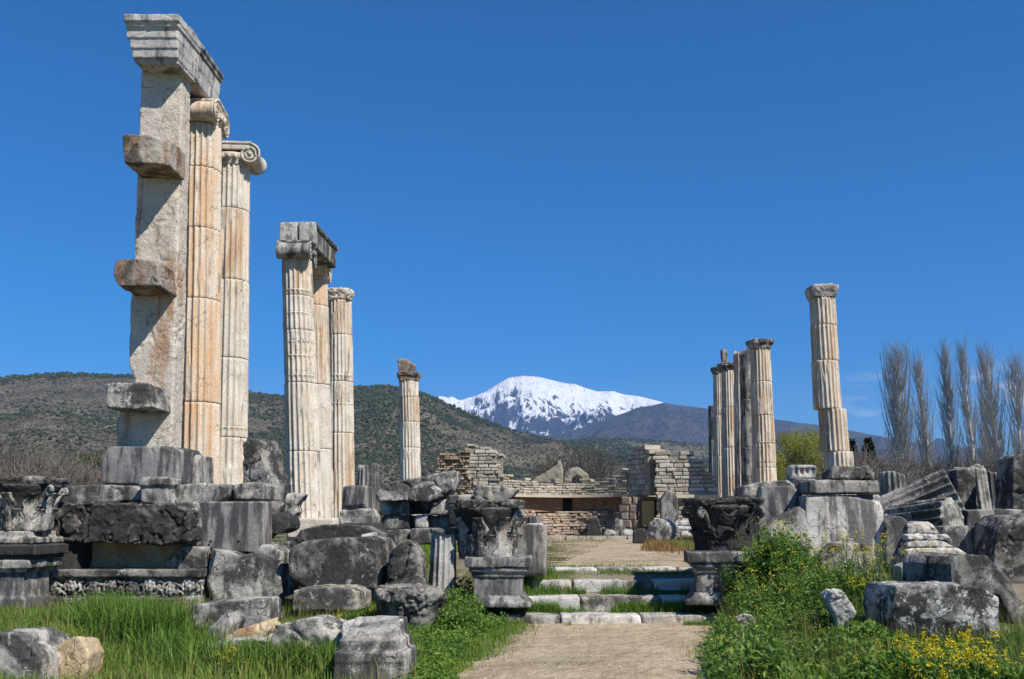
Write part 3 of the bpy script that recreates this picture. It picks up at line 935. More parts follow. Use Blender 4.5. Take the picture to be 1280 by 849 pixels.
def pedestal(name, label, x0, x1, y0, y1, D, depth, mat, yaw=3.8, seed=1, splay=0.0, cat='pedestal'):
    """moulded statue base: cap mouldings, die, base mouldings; pixel box of its front face"""
    w, h = x1 - x0, y1 - y0
    root = empty(name, (0, 0, 0), label, cat)
    a = MB().rects([(x0, x1, y0, y0 + .20 * h, .03)], D, depth, yaw)
    b = MB().rects([(x0 + .055 * w, x1 - .055 * w, y0 + .20 * h, y0 + .29 * h, .0), (x0 + .10 * w, x1 - .10 * w, y0 + .29 * h, y0 + .40 * h, -.04)], D, depth - .08, yaw)
    d = MB().rects([(x0 + .13 * w, x1 - .13 * w, y0 + .38 * h, y0 + .80 * h, -.07)], D, depth - .16, yaw)
    e = MB().rects([(x0 + .10 * w, x1 - .10 * w, y0 + .76 * h, y0 + .82 * h, -.045), (x0 + .07 * w, x1 - .07 * w, y0 + .815 * h, y0 + .87 * h, -.02), (x0 + .035 * w, x1 - .035 * w, y0 + .865 * h, y0 + .90 * h, .0), (x0 + .0 * w, x1 - .0 * w, y0 + .895 * h, y1, .03)], D, depth - .02, yaw)
    ms = [('cornice', weathered(a, .018, .4, 3, .012, seed, .8)), ('cornice_moulding', weathered(b, .018, .35, 3, .006, seed + 1, .5)), ('die', weathered(d, .022, .35, 3, .005, seed + 2, .3)), ('base_moulding', weathered(e, .017, .3, 3, .006, seed + 3, .6))]
    lo = np.array([1e9] * 3); hi = -lo
    for nm, me in ms:
        V = np.empty(len(me.vertices) * 3, np.float32); me.vertices.foreach_get('co', V); V = V.reshape(-1, 3)
        lo = np.minimum(lo, V.min(0)); hi = np.maximum(hi, V.max(0))
    root.location = ((lo[0] + hi[0]) / 2, (lo[1] + hi[1]) / 2, lo[2])
    for nm, me in ms:
        part(nm, root, me, M[mat])
    return root

# ================================================================== the tall group on the left
# --- anta pier with bracket stones
def tall_pier():
    D = 19.95
    foot = W(185, 560, D); foot.z = W(185, 562, D).z; foot.y += .45
    root = empty('pier', foot, 'tall square marble pier with four rough stones jutting out of it, carrying a beam end', 'pier')
    sh = [([(146, 560), (214, 560), (219, 420), (222, 300), (226, 180), (228, 76), (178, 78), (174, 160), (170, 225), (167, 320), (162, 372), (160, 455), (168, 476), (150, 510), (145, 530)], 'pier_shaft')]
    mb = MB().trace(sh[0][0], D, .60, 1.0)
    part('pier_shaft', root, weathered(mb, .03, .45, 4, .022, 5, .9), M['cream_rough'])
    br = [('rust', [(153, 168), (210, 169), (210, 205), (154, 203)], 19.0, 1.05, 1),
          ('rust', [(142, 323), (197, 325), (199, 357), (147, 357), (142, 344)], 19.0, 1.15, 2),
          ('grey_lichen', [(127, 479), (187, 479), (191, 509), (170, 512), (132, 509)], 19.0, 1.15, 3)]
    for mt, poly, d, dep, s in br:
        part('jutting_stone', root, weathered(MB().trace(poly, d, dep, 1.0), .022, .4, 3, .022, 40 + s, .6, cuts=3), M[mt])
    return root
tall_pier()
stone('grey_block', 'big grey block under the tall pier, streaked with black run-off', 'stone block', MB().trace([(126, 605), (222, 605), (224, 558), (130, 558), (124, 575)], 19.3, 1.3), M['grey_smooth'], 19.3, wear=.4)
stone('marble_block', 'small grey block wedged between pier base and tall fluted column', 'stone block', MB().trace([(226, 606), (247, 606), (247, 568), (227, 568)], 20.0, .9), M['grey'], 20)

# --- the beam over it
def architrave(label, pieces, mat, name='architrave'):
    """pieces = [(part name, MB, weathered kwargs)]"""
    ms = [(n, weathered(mb, **kw), m) for n, mb, m, kw in pieces]
    V = []
    for n, me, m in ms:
        v = np.empty(len(me.vertices) * 3, np.float32); me.vertices.foreach_get('co', v); V.append(v.reshape(-1, 3))
    V = np.concatenate(V); lo, hi = V.min(0), V.max(0)
    root = empty(name, ((lo[0] + hi[0]) / 2, (lo[1] + hi[1]) / 2, lo[2]), label, 'architrave')
    for n, me, m in ms: part(n, root, me, M[m])
    return root
zt = W(235, 82, 20.0).z
zc = W(231, 34, 20.0).z
ax = Vector((math.sin(R(1.0)), math.cos(R(1.0)), 0))
def beam(p, w, z0, z1, L, out=0.0):
    """box beam: p = its front right lower corner, running back L metres"""
    o = Vector(p); ri = Vector((ax.y, -ax.x, 0))
    a = o + ri * out; b = o - ri * (w + out)
    return MB().slab([(a.x, a.y, z0), (b.x, b.y, z0), (b.x, b.y, z1), (a.x, a.y, z1)], ax * L)
p0 = W(231, 60, 19.95)
H_ = zc - zt
bm1 = beam(p0, .80, zt, zt + H_ * .40, 2.42)
bm1b = beam(p0, .80, zt + H_ * .40, zt + H_ * .76, 2.42, .02)
bm2 = beam(p0, .80, zt + H_ * .76, zt + H_ * .88, 2.44, .06); bm3 = beam(p0, .80, zt + H_ * .88, zc, 2.46, .10)
bm1.V += []
for q in (bm1b,): bm1.add(q.V, q.F)
bm2.add(bm3.V, bm3.F)
end = MB().rects([(154, 223, 17, 26, .12), (157, 223, 26, 33, .06), (158, 222, 33, 47, .0), (162, 222, 47, 60, -.03), (165, 222, 60, 72, -.06)], 19.3, 1.2)
end.trace([(170, 80), (223, 80), (222, 72), (165, 72)], 19.45, .95)
architrave('marble beam with stepped fasciae laid across the tall pier and the column behind it', [
    ('beam', bm1, 'pale', dict(voxel=.028, wear=.4, iters=3, amp=.008, seed=3, chip=.5)),
    ('crown_moulding', bm2, 'grey', dict(voxel=.022, wear=.5, iters=4, amp=.012, seed=4, chip=1.0)),
    ('fascia_end', end, 'pale', dict(voxel=.020, wear=.3, iters=3, amp=.008, seed=7, chip=.5))], 'pale')

cap1 = lambda root, c, r: ionic_capital(root, c, r * .94, 94, M['shaft_mid'], .56, 11)
cap2 = lambda root, c, r: ionic_capital(root, c, r, 4, M['shaft_pale'], .62, 12)
column('tall orange stained fluted column just behind the pier with the jutting stones', 22.0, (247, 610), (253, 160), .52, .45, (215, 290, 377, 505), mats=['shaft_rust'] * 5, cap=cap1, seed=1, worn=.05, base_z=.6)
column('tall fluted column with a spiral ionic capital, right of the orange stained column', 24.5, (283, 610), (291, 212), .53, .45, (265, 353, 450, 548), bands=(535,), mats=['shaft_pale', 'shaft_pale', 'shaft_pale', 'shaft_mid', 'shaft_pale'], cap=cap2, seed=2, worn=.05, base_z=.6)

# --- second group
cap3 = lambda root, c, r: ionic_capital(root, c, r, 94, M['shaft_grey'], .48, 13)
column('tall fluted column with many notched rings, carrying two upright beam blocks', 28.0, (382, 660), (371, 325), .53, .45, (372, 415, 480, 565), bands=(365, 393, 428, 446, 470), mats=['shaft_pale', 'shaft_pale', 'cream', 'shaft_pale', 'shaft_mid'], cap=cap3, seed=3, worn=.16, base_z=.6)
zb = W(371, 305, 28.0).z + .02
ar = MB().trace([(349, 304), (371, 304), (371, 277), (350, 278)], 27.55, .35)
ar2 = MB().trace([(373, 304), (393, 304), (393, 277), (373, 277)], 27.5, .35)
ar3 = MB().trace([(352, 305), (391, 305), (391, 282), (352, 282)], 27.8, 2.9)
ar4 = MB().trace([(351, 282), (393, 282), (395, 277), (350, 277)], 27.85, 2.9)
architrave('short marble beam split in two at the front, on top of the notched column', [
    ('beam', ar3, 'grey', dict(voxel=.035, wear=.4, iters=3, amp=.010, seed=3, chip=.5)),
    ('front_block', ar, 'pale', dict(voxel=.03, wear=.5, iters=4, amp=.016, seed=8, chip=.8)),
    ('front_block', ar2, 'pale', dict(voxel=.03, wear=.5, iters=4, amp=.016, seed=9, chip=.8)),
    ('crown_moulding', ar4, 'grey', dict(voxel=.03, wear=.5, iters=4, amp=.014, seed=4, chip=.8))], 'pale')
cap4 = lambda root, c, r: ionic_capital(root, c, r, 94, M['shaft_mid'], .40, 14)
column('orange and white repaired shaft half hidden behind the notched column', 30.9, (399, 660), (393, 342), .50, .43, (352, 384, 482, 562), mats=['cream', 'cream', 'shaft_mid', 'shaft_rust', 'shaft_rust'], cap=cap4, seed=4, worn=.42, base_z=.6, fl=.7)
cap5 = lambda root, c, r: lump_capital(root, c, r, M['cream'], .40, 1.12, 15)
column('fluted column topped by a worn white block, right of the notched column', 34.0, (427, 640), (425, 377), .50, .43, (420, 478, 542), bands=(470, 505), mats=['shaft_mid', 'shaft_pale', 'shaft_pale', 'shaft_mid'], cap=cap5, seed=5, worn=.14, base_z=.6)
def cap6(root, c, r):
    lump_capital(root, c, r, M['rust'], .42, 1.2, 16)
column('lone fluted column with a broken capital in front of the brown hill', 46.0, (514, 620), (511, 477), .52, .47, (497, 528, 560), mats=['shaft_pale', 'shaft_pale', 'shaft_mid', 'shaft_pale'], cap=cap6, seed=6, worn=.14, base_z=.6)
stone('broken_block', 'chipped brown stone balanced on the lone column by the hill', 'stone fragment', MB().trace([(499, 466), (514, 467), (519, 456), (508, 448), (496, 448)], 45.8, .6), M['rust'], 30, wear=.6, amp=.03)

# --- right-hand row
def capr(root, c, r):
    mb = MB().lathe([(r * .98, 0), (r * 1.0, .12), (r * 1.16, .30), (r * 1.18, .42)], 28, sq=.75)
    me = weathered(mb, .03, .6, 5, .030, 31, 1.0, 1.6); me.transform(Matrix.Translation(c))
    part('capital', root, me, M['pale'])
column('tall free standing fluted column with drums out of line, right of the column row', 32.8, (1042, 590), (1027.5, 374), .50, .44, (408, 452, 512, 565), mats=['shaft_pale', 'shaft_mid', 'shaft_mid', 'shaft_mid', 'shaft_mid'], cap=capr, seed=7, worn=.06, base_z=.6, offs=[(.20, 0), (.10, .02), (-.06, 0), (-.02, 0), (0, 0)])
capx = lambda s, fl=1.25: (lambda root, c, r: lump_capital(root, c, r, M['grey'], .40, fl, s, sq=.6))
grp = 'standing columns of the temple'
column('fluted column with a flared capital, nearest and rightmost of the close right-hand row', 42.0, (956, 600), (950, 437), .56, .44, (478, 520, 555, 585), bands=(553, 576), mats=['shaft_mid'] * 5, cap=capx(41), seed=8, worn=.10, base_z=.6)
column('smooth grey broken shaft, second from the right in the close right-hand row', 45.0, (938, 610), (934, 438), .42, .36, (500, 560), mats=['grey'] * 3, seed=9, worn=.9, base_z=.6, broken=.4)
column('narrow streaked column with a ragged top, third from the right in the right-hand row', 47.8, (930, 610), (926, 442), .46, .38, (480, 545), mats=['shaft_mid'] * 3, seed=10, worn=.2, base_z=.6, broken=.5)
c_, tp = column('column carrying an upright stump of beam, fourth from the right in the close right-hand row', 51.0, (915, 620), (911, 464), .50, .42, (510, 560), mats=['shaft_mid'] * 3, cap=capx(43, 1.3), seed=11, worn=.15, base_z=.6)
stone('broken_block', 'small reddish stump standing on the capital of the fourth column of the right-hand row', 'stone fragment', MB().trace([(903, 453), (910, 453), (909, 437), (902, 436)], 50.8, .5), M['rust'], 30, wear=.5, amp=.02)
column('slender column with a worn rounded top, fifth from the right in the close right-hand row', 54.5, (902, 620), (899, 468), .40, .36, (520, 570), mats=['shaft_mid'] * 3, cap=capx(44, 1.15), seed=12, worn=.2, base_z=.6)
column('shortest column, farthest left and lowest of the close right-hand row', 58.5, (894, 620), (892, 506), .36, .33, (550,), mats=['shaft_grey'] * 2, seed=13, worn=.2, base_z=.6, broken=.3)
# ================================================================== blocks, left podium (about 17 m away)
def T(*a, **k): return MB().trace(*a, **k)
B = 'stone block'
# far left: capital on a moulded base
c = W(14, 664, 15.6)
corinthian('corinthian_capital', 'blackened corinthian capital at the far left edge on a moulded base', Vector((c.x, 16.0, c.z)), .40, .86, 1.02, 12, 'black_lichen', 61, skip=(3, 12), leafmat='grey_lichen')
root = empty('stepped_pedestal', W(10, 764, 15.6), 'dark moulded pedestal with stepped ledges under the far left capital', 'pedestal')
for nm, st, mt in (('ledge', [(-45, 33, 664, 672, -.1), (-45, 40, 672, 680, -.04)], 'grey'), ('ledge', [(-50, 44, 681, 694, .02), (-50, 40, 694, 700, -.03)], 'black'), ('ledge', [(-45, 37, 700, 711, -.02), (-45, 33, 711, 716, -.08)], 'grey')):
    part(nm, root, weathered(MB().rects(st, 15.5, 1.0), .018, .35, 4, .008, 71, .6), M[mt])
part('die', root, weathered(MB().rects([(-40, 29, 713, 752, -.12), (-40, 31, 748, 768, -.08)], 15.5, .9), .02, .35, 3, .006, 72, .4), M['grey_smooth'])
# podium
stone('coping_stone', 'long dark coping stone lying along the podium top, left of the small carved block', B, T([(61, 627), (61, 608), (118, 606), (176, 607), (176, 626), (130, 628), (95, 631), (80, 629)], 17.3, 1.0), M['grey'], 17, wear=.6, amp=.014)
stone('carved_block', 'small pale block with worn leaf carving on the podium top below the tall pier', B, MB().rects([(172, 213, 597, 607, .02), (175, 210, 606, 631, -.03)], 17.0, .5), M['grey_lichen'], 17, wear=.6, amp=.024)
stone('coping_stone', 'dark coping stone on the podium under the orange column', B, T([(208, 627), (208, 607), (250, 604), (288, 606), (287, 624), (262, 632), (238, 634)], 17.3, 1.1), M['grey_lichen'], 17, wear=.6, amp=.014)
stone('coping_stone', 'short coping stone at the right end of the podium top, above the holed slab', B, T([(288, 624), (290, 605), (316, 602), (330, 606), (330, 625)], 17.2, 1.0), M['grey_lichen'], 17, wear=.55)
stone('upright_slab', 'smooth grey slab beside the far left capital', 'stone slab', T([(30, 676), (34, 627), (72, 626), (70, 678)], 17.4, .35, lean=-4), M['grey_smooth'], 17, wear=.35, amp=.005)
stone('rough_block', 'long rough black block with a broken relief overhanging the dark niche', B, T([(61, 672), (60, 645), (66, 631), (110, 628), (170, 630), (214, 629), (238, 640), (238, 676), (200, 681), (150, 680), (90, 677)], 16.6, 1.0), M['black'], 17, wear=.7, amp=.045, freq=1.3)
stone('rough_block', 'short mottled block between the long black block and the smooth slab with two holes', B, T([(215, 681), (214, 629), (246, 627), (249, 645), (249, 683)], 16.95, .9), M['grey_lichen'], 17, wear=.5, amp=.02)
sl = empty('smooth_slab', W(289, 690, 17.0), 'smooth grey panel with two drilled holes and rust coloured drips in the podium', 'stone slab')
part('panel', sl, weathered(T([(249, 684), (249, 627), (329, 627), (329, 692), (300, 690), (275, 688)], 17.0, .5), .02, .3, 3, .005, 75, .4), M['grey_smooth'])
hb = MB()
for px, py in ((263, 677), (298, 677)):
    p = W(px, py, 16.985); hb.lathe([(.020, 0), (.024, .004), (.020, .012)], 12, p, Matrix.Rotation(-math.pi / 2, 3, 'X'))
part('drill_hole', sl, raw_mesh(hb), M['opening_shade'])  # black discs on the face stand for the shade inside the holes
stone('niche_block', 'stained hollowed block deep under the long black block', B, T([(60, 716), (56, 676), (236, 676), (222, 700), (196, 716)], 17.35, .8, lean=-14), M['yellow'], 17, wear=.3, amp=.008)
stone('curved_block', 'curved dark block closing the left end of the niche under the long black block', B, T([(36, 714), (40, 692), (52, 681), (66, 677), (96, 677), (92, 716)], 16.75, .7), M['black'], 17, wear=.6)
stone('podium_block', 'dark block right of the niche, above the carved frieze', B, T([(202, 712), (212, 696), (226, 682), (258, 684), (258, 713)], 16.9, .8), M['black_lichen'], 17, wear=.35)
# carved frieze
fr = empty('frieze_block', W(140, 760, 16.7), 'long frieze block carved with leaf scrolls and rosettes at the foot of the podium', 'frieze')
part('frieze_body', fr, weathered(MB().rects([(29, 250, 712, 722, .05), (32, 250, 721, 747, -.05), (29, 250, 746, 752, .0), (27, 250, 751, 765, .05)], 16.7, .9), .02, .35, 3, .008, 81, .6), M['black_lichen'])
rel = MB(); bead = MB()
def on(px, py, d=16.74): return W(px, py, d - .0665 * (px - 140) * d / 1200)
for k in range(9):
    px = 42 + k * 24.5; py = 735 + (2 if k % 2 else -2)
    p = on(px, py)
    for j in range(6):
        a = j * math.pi / 3 + k
        rel.lathe([(.004, -.05), (.03, -.015), (.036, .012), (.022, .04), (.004, .05)], 7, p + Vector((math.cos(a) * .062, -.03, math.sin(a) * .062)))
    rel.lathe([(.03, -.03), (.034, 0), (.02, .03)], 8, p + Vector((0, -.05, 0)), Matrix.Rotation(math.pi / 2, 3, 'X'))
    pts = [p + Vector((math.cos(t_) * (.125 + .01 * t_) * (1 if k % 2 else -1), -.015, math.sin(t_) * .125)) for t_ in np.linspace(-.6, 4.6, 18)]
    rel.tube(pts, [.026 - .0008 * i for i in range(18)], 6)
    q = on(px + 12, py)
    for j in range(4):
        a = j * 1.7 + k * 2.1
        rel.lathe([(.004, -.06), (.026, -.02), (.024, .02), (.004, .06)], 6, q + Vector((math.cos(a) * .05, -.02, math.sin(a) * .08)), Matrix.Rotation(a, 3, 'Y'))
part('scroll_relief', fr, weathered(rel, .011, .5, 2, .010, 83, .6, 2.0), M['grey_lichen'])
for k in range(70):
    p = on(33 + k * 3.1, 749, 16.66); bead.lathe([(.006, -.018), (.016, -.006), (.014, .008), (.004, .018)], 6, p)
part('bead_row', fr, raw_mesh(bead, smooth=True), M['grey'])
stone('plinth', 'low pale footing slab in the grass under the carved frieze', 'stone slab', T([(24, 775), (24, 761), (180, 761), (180, 776)], 16.4, .8), M['pale'], 16)
stone('podium_block', 'tall grey corner block at the right foot of the podium, pale flakes on its face', B, T([(256, 752), (256, 685), (284, 689), (300, 695), (318, 691), (326, 681), (340, 683), (351, 690), (350, 748), (330, 752)], 16.6, .9), M['grey_lichen'], 16.6, wear=.4, amp=.016)
stone('marble_block', 'grey block set back between podium corner and big rounded block', B, T([(327, 712), (328, 678), (361, 677), (362, 710)], 17.6, .6), M['grey'], 17)
stone('marble_block', 'low dark block behind the podium corner at its foot', B, T([(340, 742), (341, 708), (372, 707), (372, 742)], 17.8, .6), M['black'], 17)
stone('trough_fragment', 'dark hollow fragment leaning at the right end of the podium top', 'stone fragment', T([(327, 677), (329, 660), (340, 667), (352, 667), (365, 658), (360, 644), (345, 640), (330, 645), (326, 655)], 17.7, .7, lean=6), M['black'], 17, wear=.8, amp=.03)
stone('moulded_fragment', 'broken moulding standing at the foot of the notched column', 'stone fragment', T([(343, 650), (346, 620), (358, 616), (378, 617), (374, 624), (368, 632), (371, 640), (362, 649)], 19.0, .5), M['grey_lichen'], 18, wear=.6, amp=.03)
us = stone('upright_slab', 'tall dark split slab standing between the tall columns and the notched column', 'stone slab', T([(302, 650), (303, 553), (309, 547), (326, 549), (332, 575), (341, 605), (342, 642), (330, 650)], 18.6, .75, yaw=14), M['black_lichen'], 18.6, wear=.5, amp=.03)
stone('column_plinth', 'pale square plinth under the notched column', B, T([(358, 672), (360, 648), (418, 648), (420, 672)], 26.8, 2.2), M['cream'], 26, wear=.5)
# big rounded block and its neighbours
stone('round_top_block', 'large black block with a rounded top like a coffin lid', B, T([(361, 733), (360, 690), (366, 682), (380, 677), (420, 673), (462, 671), (476, 675), (483, 688), (483, 710), (474, 735), (420, 739)], 15.2, 1.0), M['black_lichen'], 15, wear=.7, amp=.018, iters=9)
stone('moulded_slab', 'dark flat slab with a ridge lying behind the round topped block', 'stone slab', MB().trace([(360, 684), (376, 662), (400, 656), (425, 655), (462, 657), (482, 668), (480, 684)], 16.2, .9), M['black'], 16, wear=.6, amp=.02)
stone('marble_block', 'low pale lichened block in the weeds under the round topped block', B, T([(366, 764), (367, 738), (400, 734), (440, 736), (452, 742), (452, 764)], 14.6, .8), M['grey_lichen'], 15, wear=.7, amp=.02)
stone('flat_stone', 'thin white stone lying on the dark ridged slab', 'stone', T([(449, 674), (452, 668), (468, 665), (471, 671), (466, 674)], 16.0, .3), M['white'], 16, wear=.7)
stone('marble_block', 'dark squared block left of the fluted stump', B, T([(426, 640), (427, 607), (457, 607), (458, 640)], 19.5, .7), M['grey_smooth'], 19)
stone('carved_block', 'block with a worn carved band under the dark squared block by the fluted stump', B, T([(423, 656), (424, 638), (462, 636), (466, 645), (465, 656)], 19.3, .7), M['grey_lichen'], 19, amp=.03)
stone('marble_block', 'blackened block at the foot of the pile left of the fluted stump', B, T([(424, 676), (424, 654), (470, 654), (472, 676)], 19.1, .7), M['black'], 19)
st_root = empty('fluted_stump', W(459, 660, 21.5), 'short grey fluted stump left of the long tilted slab', 'column stump')
b_ = W(459, 660, 21.5)
part('drum', st_root, drum_mesh(Vector((b_.x, 21.5, b_.z)), (0, 0), b_.z - .5, W(459, 582, 21.5).z, .27, .25, 16, (), 77, .1, 1.0, broken=.12), M['shaft_grey'])
# pile with the tilted slab
stone('tilted_slab', 'long pale slab lying tilted across the pile in the middle left', 'stone slab', T([(467, 627), (469, 612), (475, 606), (510, 599), (550, 590), (567, 587), (568, 600), (564, 612), (552, 621), (535, 628), (505, 626)], 17.2, 1.0), M['grey_lichen'], 17, wear=.5, amp=.022)
stone('marble_block', 'white flecked block directly under the left end of the tilted slab', B, T([(477, 643), (477, 627), (512, 626), (512, 643)], 17.4, .7), M['grey_lichen'], 17, amp=.02)
stone('marble_block', 'dark hollowed block, second below the tilted slab at its left end', B, T([(477, 662), (477, 644), (513, 643), (513, 662)], 17.45, .7), M['black_lichen'], 17, amp=.03)
stone('marble_block', 'grey block at the bottom of the stack under the left end of the tilted slab', B, T([(474, 690), (475, 663), (513, 662), (513, 690)], 17.3, .7), M['grey'], 17)
stone('marble_block', 'dark block under the middle of the tilted slab', B, T([(513, 643), (513, 625), (537, 625), (537, 642)], 17.6, .6), M['black'], 17)
stone('marble_block', 'pale small block under the middle of the tilted slab, nearest the ledge', B, T([(518, 660), (519, 644), (535, 643), (535, 660)], 17.4, .6), M['pale'], 17)
stone('marble_block', 'pale triangular block under the right end of the tilted slab', B, T([(536, 643), (540, 634), (553, 624), (563, 626), (562, 644)], 17.3, .6), M['pale'], 17)
stone('marble_block', 'grey block beside the dark stack, under the pale triangular block', B, T([(535, 660), (535, 645), (562, 644), (562, 660)], 17.5, .6), M['grey'], 17)
stone('ledge_slab', 'long grey ledge slab under the middle pile, behind the leaning fluted piece', 'stone slab', T([(511, 681), (512, 661), (578, 659), (579, 680)], 17.1, .8), M['grey'], 17)
fp = empty('fluted_fragment', W(553, 745, 15.8), 'narrow fluted fragment standing among weeds left of the capital with the pale leaves', 'column fragment')
b_ = W(552, 740, 15.8)
part('shaft', fp, drum_mesh(Vector((b_.x, 15.9, b_.z)), (.015, 0), b_.z - .1, W(553, 667, 15.8).z, .23, .20, 14, (), 78, .02, 1.2), M['pale'])
part('rim', fp, weathered(MB().lathe([(.20, 0), (.23, .03), (.24, .08), (.21, .10)], 24, (b_.x + .015, 15.9, W(553, 668, 15.8).z)), .018, .4, 3, .01, 3), M['grey_lichen'])
stone('upright_stone', 'dark pointed boulder standing right of the round topped block', 'boulder', T([(480, 742), (481, 705), (488, 684), (497, 673), (508, 672), (520, 680), (528, 694), (530, 742)], 14.9, .75, back=.8), M['black_lichen'], 15, wear=.6, amp=.035, iters=8)
stone('low_drum', 'low dark upturned capital with a pale scalloped rim in the weeds', 'capital', MB().lathe([(.36, -.1), (.40, .05), (.46, .22), (.53, .36), (.54, .44), (.50, .50)], 36, W(509, 783, 13.6) + Vector((0, .4, 0))), M['black_lichen'], 14, wear=.4, amp=.035, freq=1.6)
stone('dark_slab', 'thick dark slab behind the capital with the pale leaves', 'stone slab', T([(560, 661), (561, 630), (600, 629), (653, 630), (652, 640), (645, 662)], 16.9, .8), M['black'], 16, wear=.5, amp=.02)
stone('ledge_slab', 'grey slab end left of the dark rock on the pile', 'stone slab', T([(560, 630), (561, 619), (591, 618), (592, 630)], 17.2, .6), M['grey'], 17)
stone('dark_rock', 'dark wedge shaped rock lying on top of the slab behind the left capital', 'rock', T([(591, 628), (592, 612), (597, 606), (622, 608), (648, 611), (640, 622), (628, 629)], 16.8, .6), M['grey'], 17, wear=.45, amp=.02)
c = W(609, 699, 15.4)
corinthian('corinthian_capital', 'corinthian capital with pale acanthus leaves on a pedestal left of the steps', Vector((c.x, 15.95, c.z - .01)), .45, .93, 1.06, 6, 'black_lichen', 62, skip=(10, 100, 101, 102), worn=.010, leafmat='grey_lichen')
pedestal('moulded_pedestal', 'dark moulded pedestal left of the steps carrying a corinthian capital', 581, 664, 697, 760, 15.25, 1.05, 'grey_smooth', 2, 90)
stone('upright_slab', 'upright smooth grey slab behind the pedestal left of the steps', 'stone slab', T([(638, 722), (640, 655), (683, 656), (682, 720)], 16.3, .35, yaw=6), M['grey_smooth'], 16, wear=.3, amp=.005)

# ------------------------------------------------------------------ steps
def steps():
    rows = [('lowest marble step slab at the end of the dirt path', 15.30, 15.95, .02, .155, [-.55, .75, 2.0, 3.1, 3.9]),
            ('second marble step, a thin pale edge in the grass', 15.95, 16.6, .15, .385, [-.30, 1.1, 2.4, 3.55]),
            ('third marble step of big pale blocks', 16.55, 17.2, .36, .605, [-.02, 1.02, 1.85, 2.35, 3.45]),
            ('top marble step at the edge of the court', 17.25, 17.9, .58, .775, [-.35, .2, .75, 1.5, 2.3, 2.9, 3.8])]
    for k, (lab, ya, yb, za, zb, xs_) in enumerate(rows):
        root = empty('stone_step', (1.6, ya, za - .15), lab, 'step')
        for i in range(len(xs_) - 1):
            rr = random.Random(k * 10 + i)
            dx = .012
            mb = MB().box(((xs_[i] + xs_[i + 1]) / 2, (ya + yb) / 2 + rr.uniform(-.02, .02), (za + zb) / 2 - .06 + rr.uniform(-.012, .006)), (xs_[i + 1] - xs_[i] - dx, yb - ya, zb - za + .12), rr.uniform(-.012, .012))
            part('slab', root, weathered(mb, .02, .5, 5, .010, 200 + k * 10 + i, .9, cuts=3), M['white' if (k + i) % 2 else 'grey_lichen'])
steps()

# ================================================================== right of the steps
pedestal('moulded_pedestal', 'grey moulded pedestal right of the steps carrying a blackened capital', 858, 955, 690, 757, 15.2, 1.1, 'grey', 8, 95)
c = W(913, 691, 15.4)
corinthian('corinthian_capital', 'blackened worn corinthian capital on the pedestal right of the steps', Vector((c.x, 15.9, c.z - .01)), .42, .86, 1.08, 4, 'black', 63, skip=(2, 9, 14), worn=.028)
stone('fallen_slab', 'grey slab end lying at the foot of the close right-hand column row', 'stone slab', T([(929, 628), (930, 608), (952, 602), (985, 600), (994, 606), (993, 616), (952, 622), (950, 628)], 18.5, 1.2), M['grey_lichen'], 18)
stone('tilted_slab', 'big smooth grey slab with a sloping edge behind the blackened capital', 'stone slab', T([(948, 668), (951, 608), (985, 607), (1000, 614), (1009, 628), (1009, 668)], 17.4, .5), M['grey_smooth'], 17, wear=.4, amp=.006)
stone('leaning_slab', 'pale slab with a slanting top leaning among the weeds right of the blackened capital', 'stone slab', T([(950, 740), (951, 664), (975, 645), (1000, 633), (1009, 640), (1011, 740)], 16.4, .4), M['grey_lichen'], 16, wear=.5, amp=.012)
stone('flat_slab', 'thin dark slab under the small fluted fragment', 'stone slab', T([(994, 622), (995, 598), (1020, 598), (1020, 622)], 18.6, .8), M['grey_lichen'], 18)
stone('fluted_fragment', 'small pale grooved fragment left of the tall free standing column', 'column fragment', MB().rects([(988, 1019, 581, 585, .04), (988, 1019, 594, 599, .02), (989, 1019, 584, 596, -.03)] + [(990 + 7 * k, 993 + 7 * k, 583, 597, .02) for k in range(5)], 18.8, .5), M['pale'], 18, wear=.3, iters=2, voxel=.022)
stone('large_block', 'large white and grey block on end, streaked with black, under two stacked slabs', B, T([(1007, 735), (1007, 619), (1105, 618), (1107, 735)], 16.8, .9), M['white_streak'], 17, wear=.35, amp=.008)
stone('round_boulder', 'grey speckled boulder in front of the large white block', 'boulder', T([(1020, 740), (1026, 694), (1044, 678), (1076, 671), (1096, 692), (1100, 740)], 16.2, .6, back=.9), M['grey_lichen'], 16, wear=.4, amp=.02, iters=3)
stone('coping_slab', 'grey slab lying on the large white block', 'stone slab', T([(1011, 617), (1012, 600), (1098, 600), (1100, 616)], 16.75, 1.0), M['grey'], 17, wear=.5)
stone('rough_stone', 'pitted pale stone, topmost of the stack on the large white block', 'stone', T([(1038, 598), (1039, 588), (1045, 583), (1085, 583), (1093, 588), (1094, 599)], 16.8, .7), M['grey_lichen'], 17, wear=.8, amp=.028, freq=1.8)
stone('upright_block', 'grey upright block with a pale right edge beside the large white block', B, T([(1107, 712), (1107, 646), (1128, 645), (1136, 650), (1139, 712)], 16.6, .6), M['grey'], 16)
ss = empty('fluted_stump', W(1119, 640, 24), 'dark fluted stump with a split top behind the tilted fluted drum', 'column stump')
b_ = W(1119, 655, 24)
part('drum', ss, drum_mesh(Vector((b_.x, 24, b_.z)), (0, 0), b_.z - .4, W(1119, 591, 24).z, .33, .31, 14, (), 79, .02, 1.2, broken=.1), M['shaft_grey'])

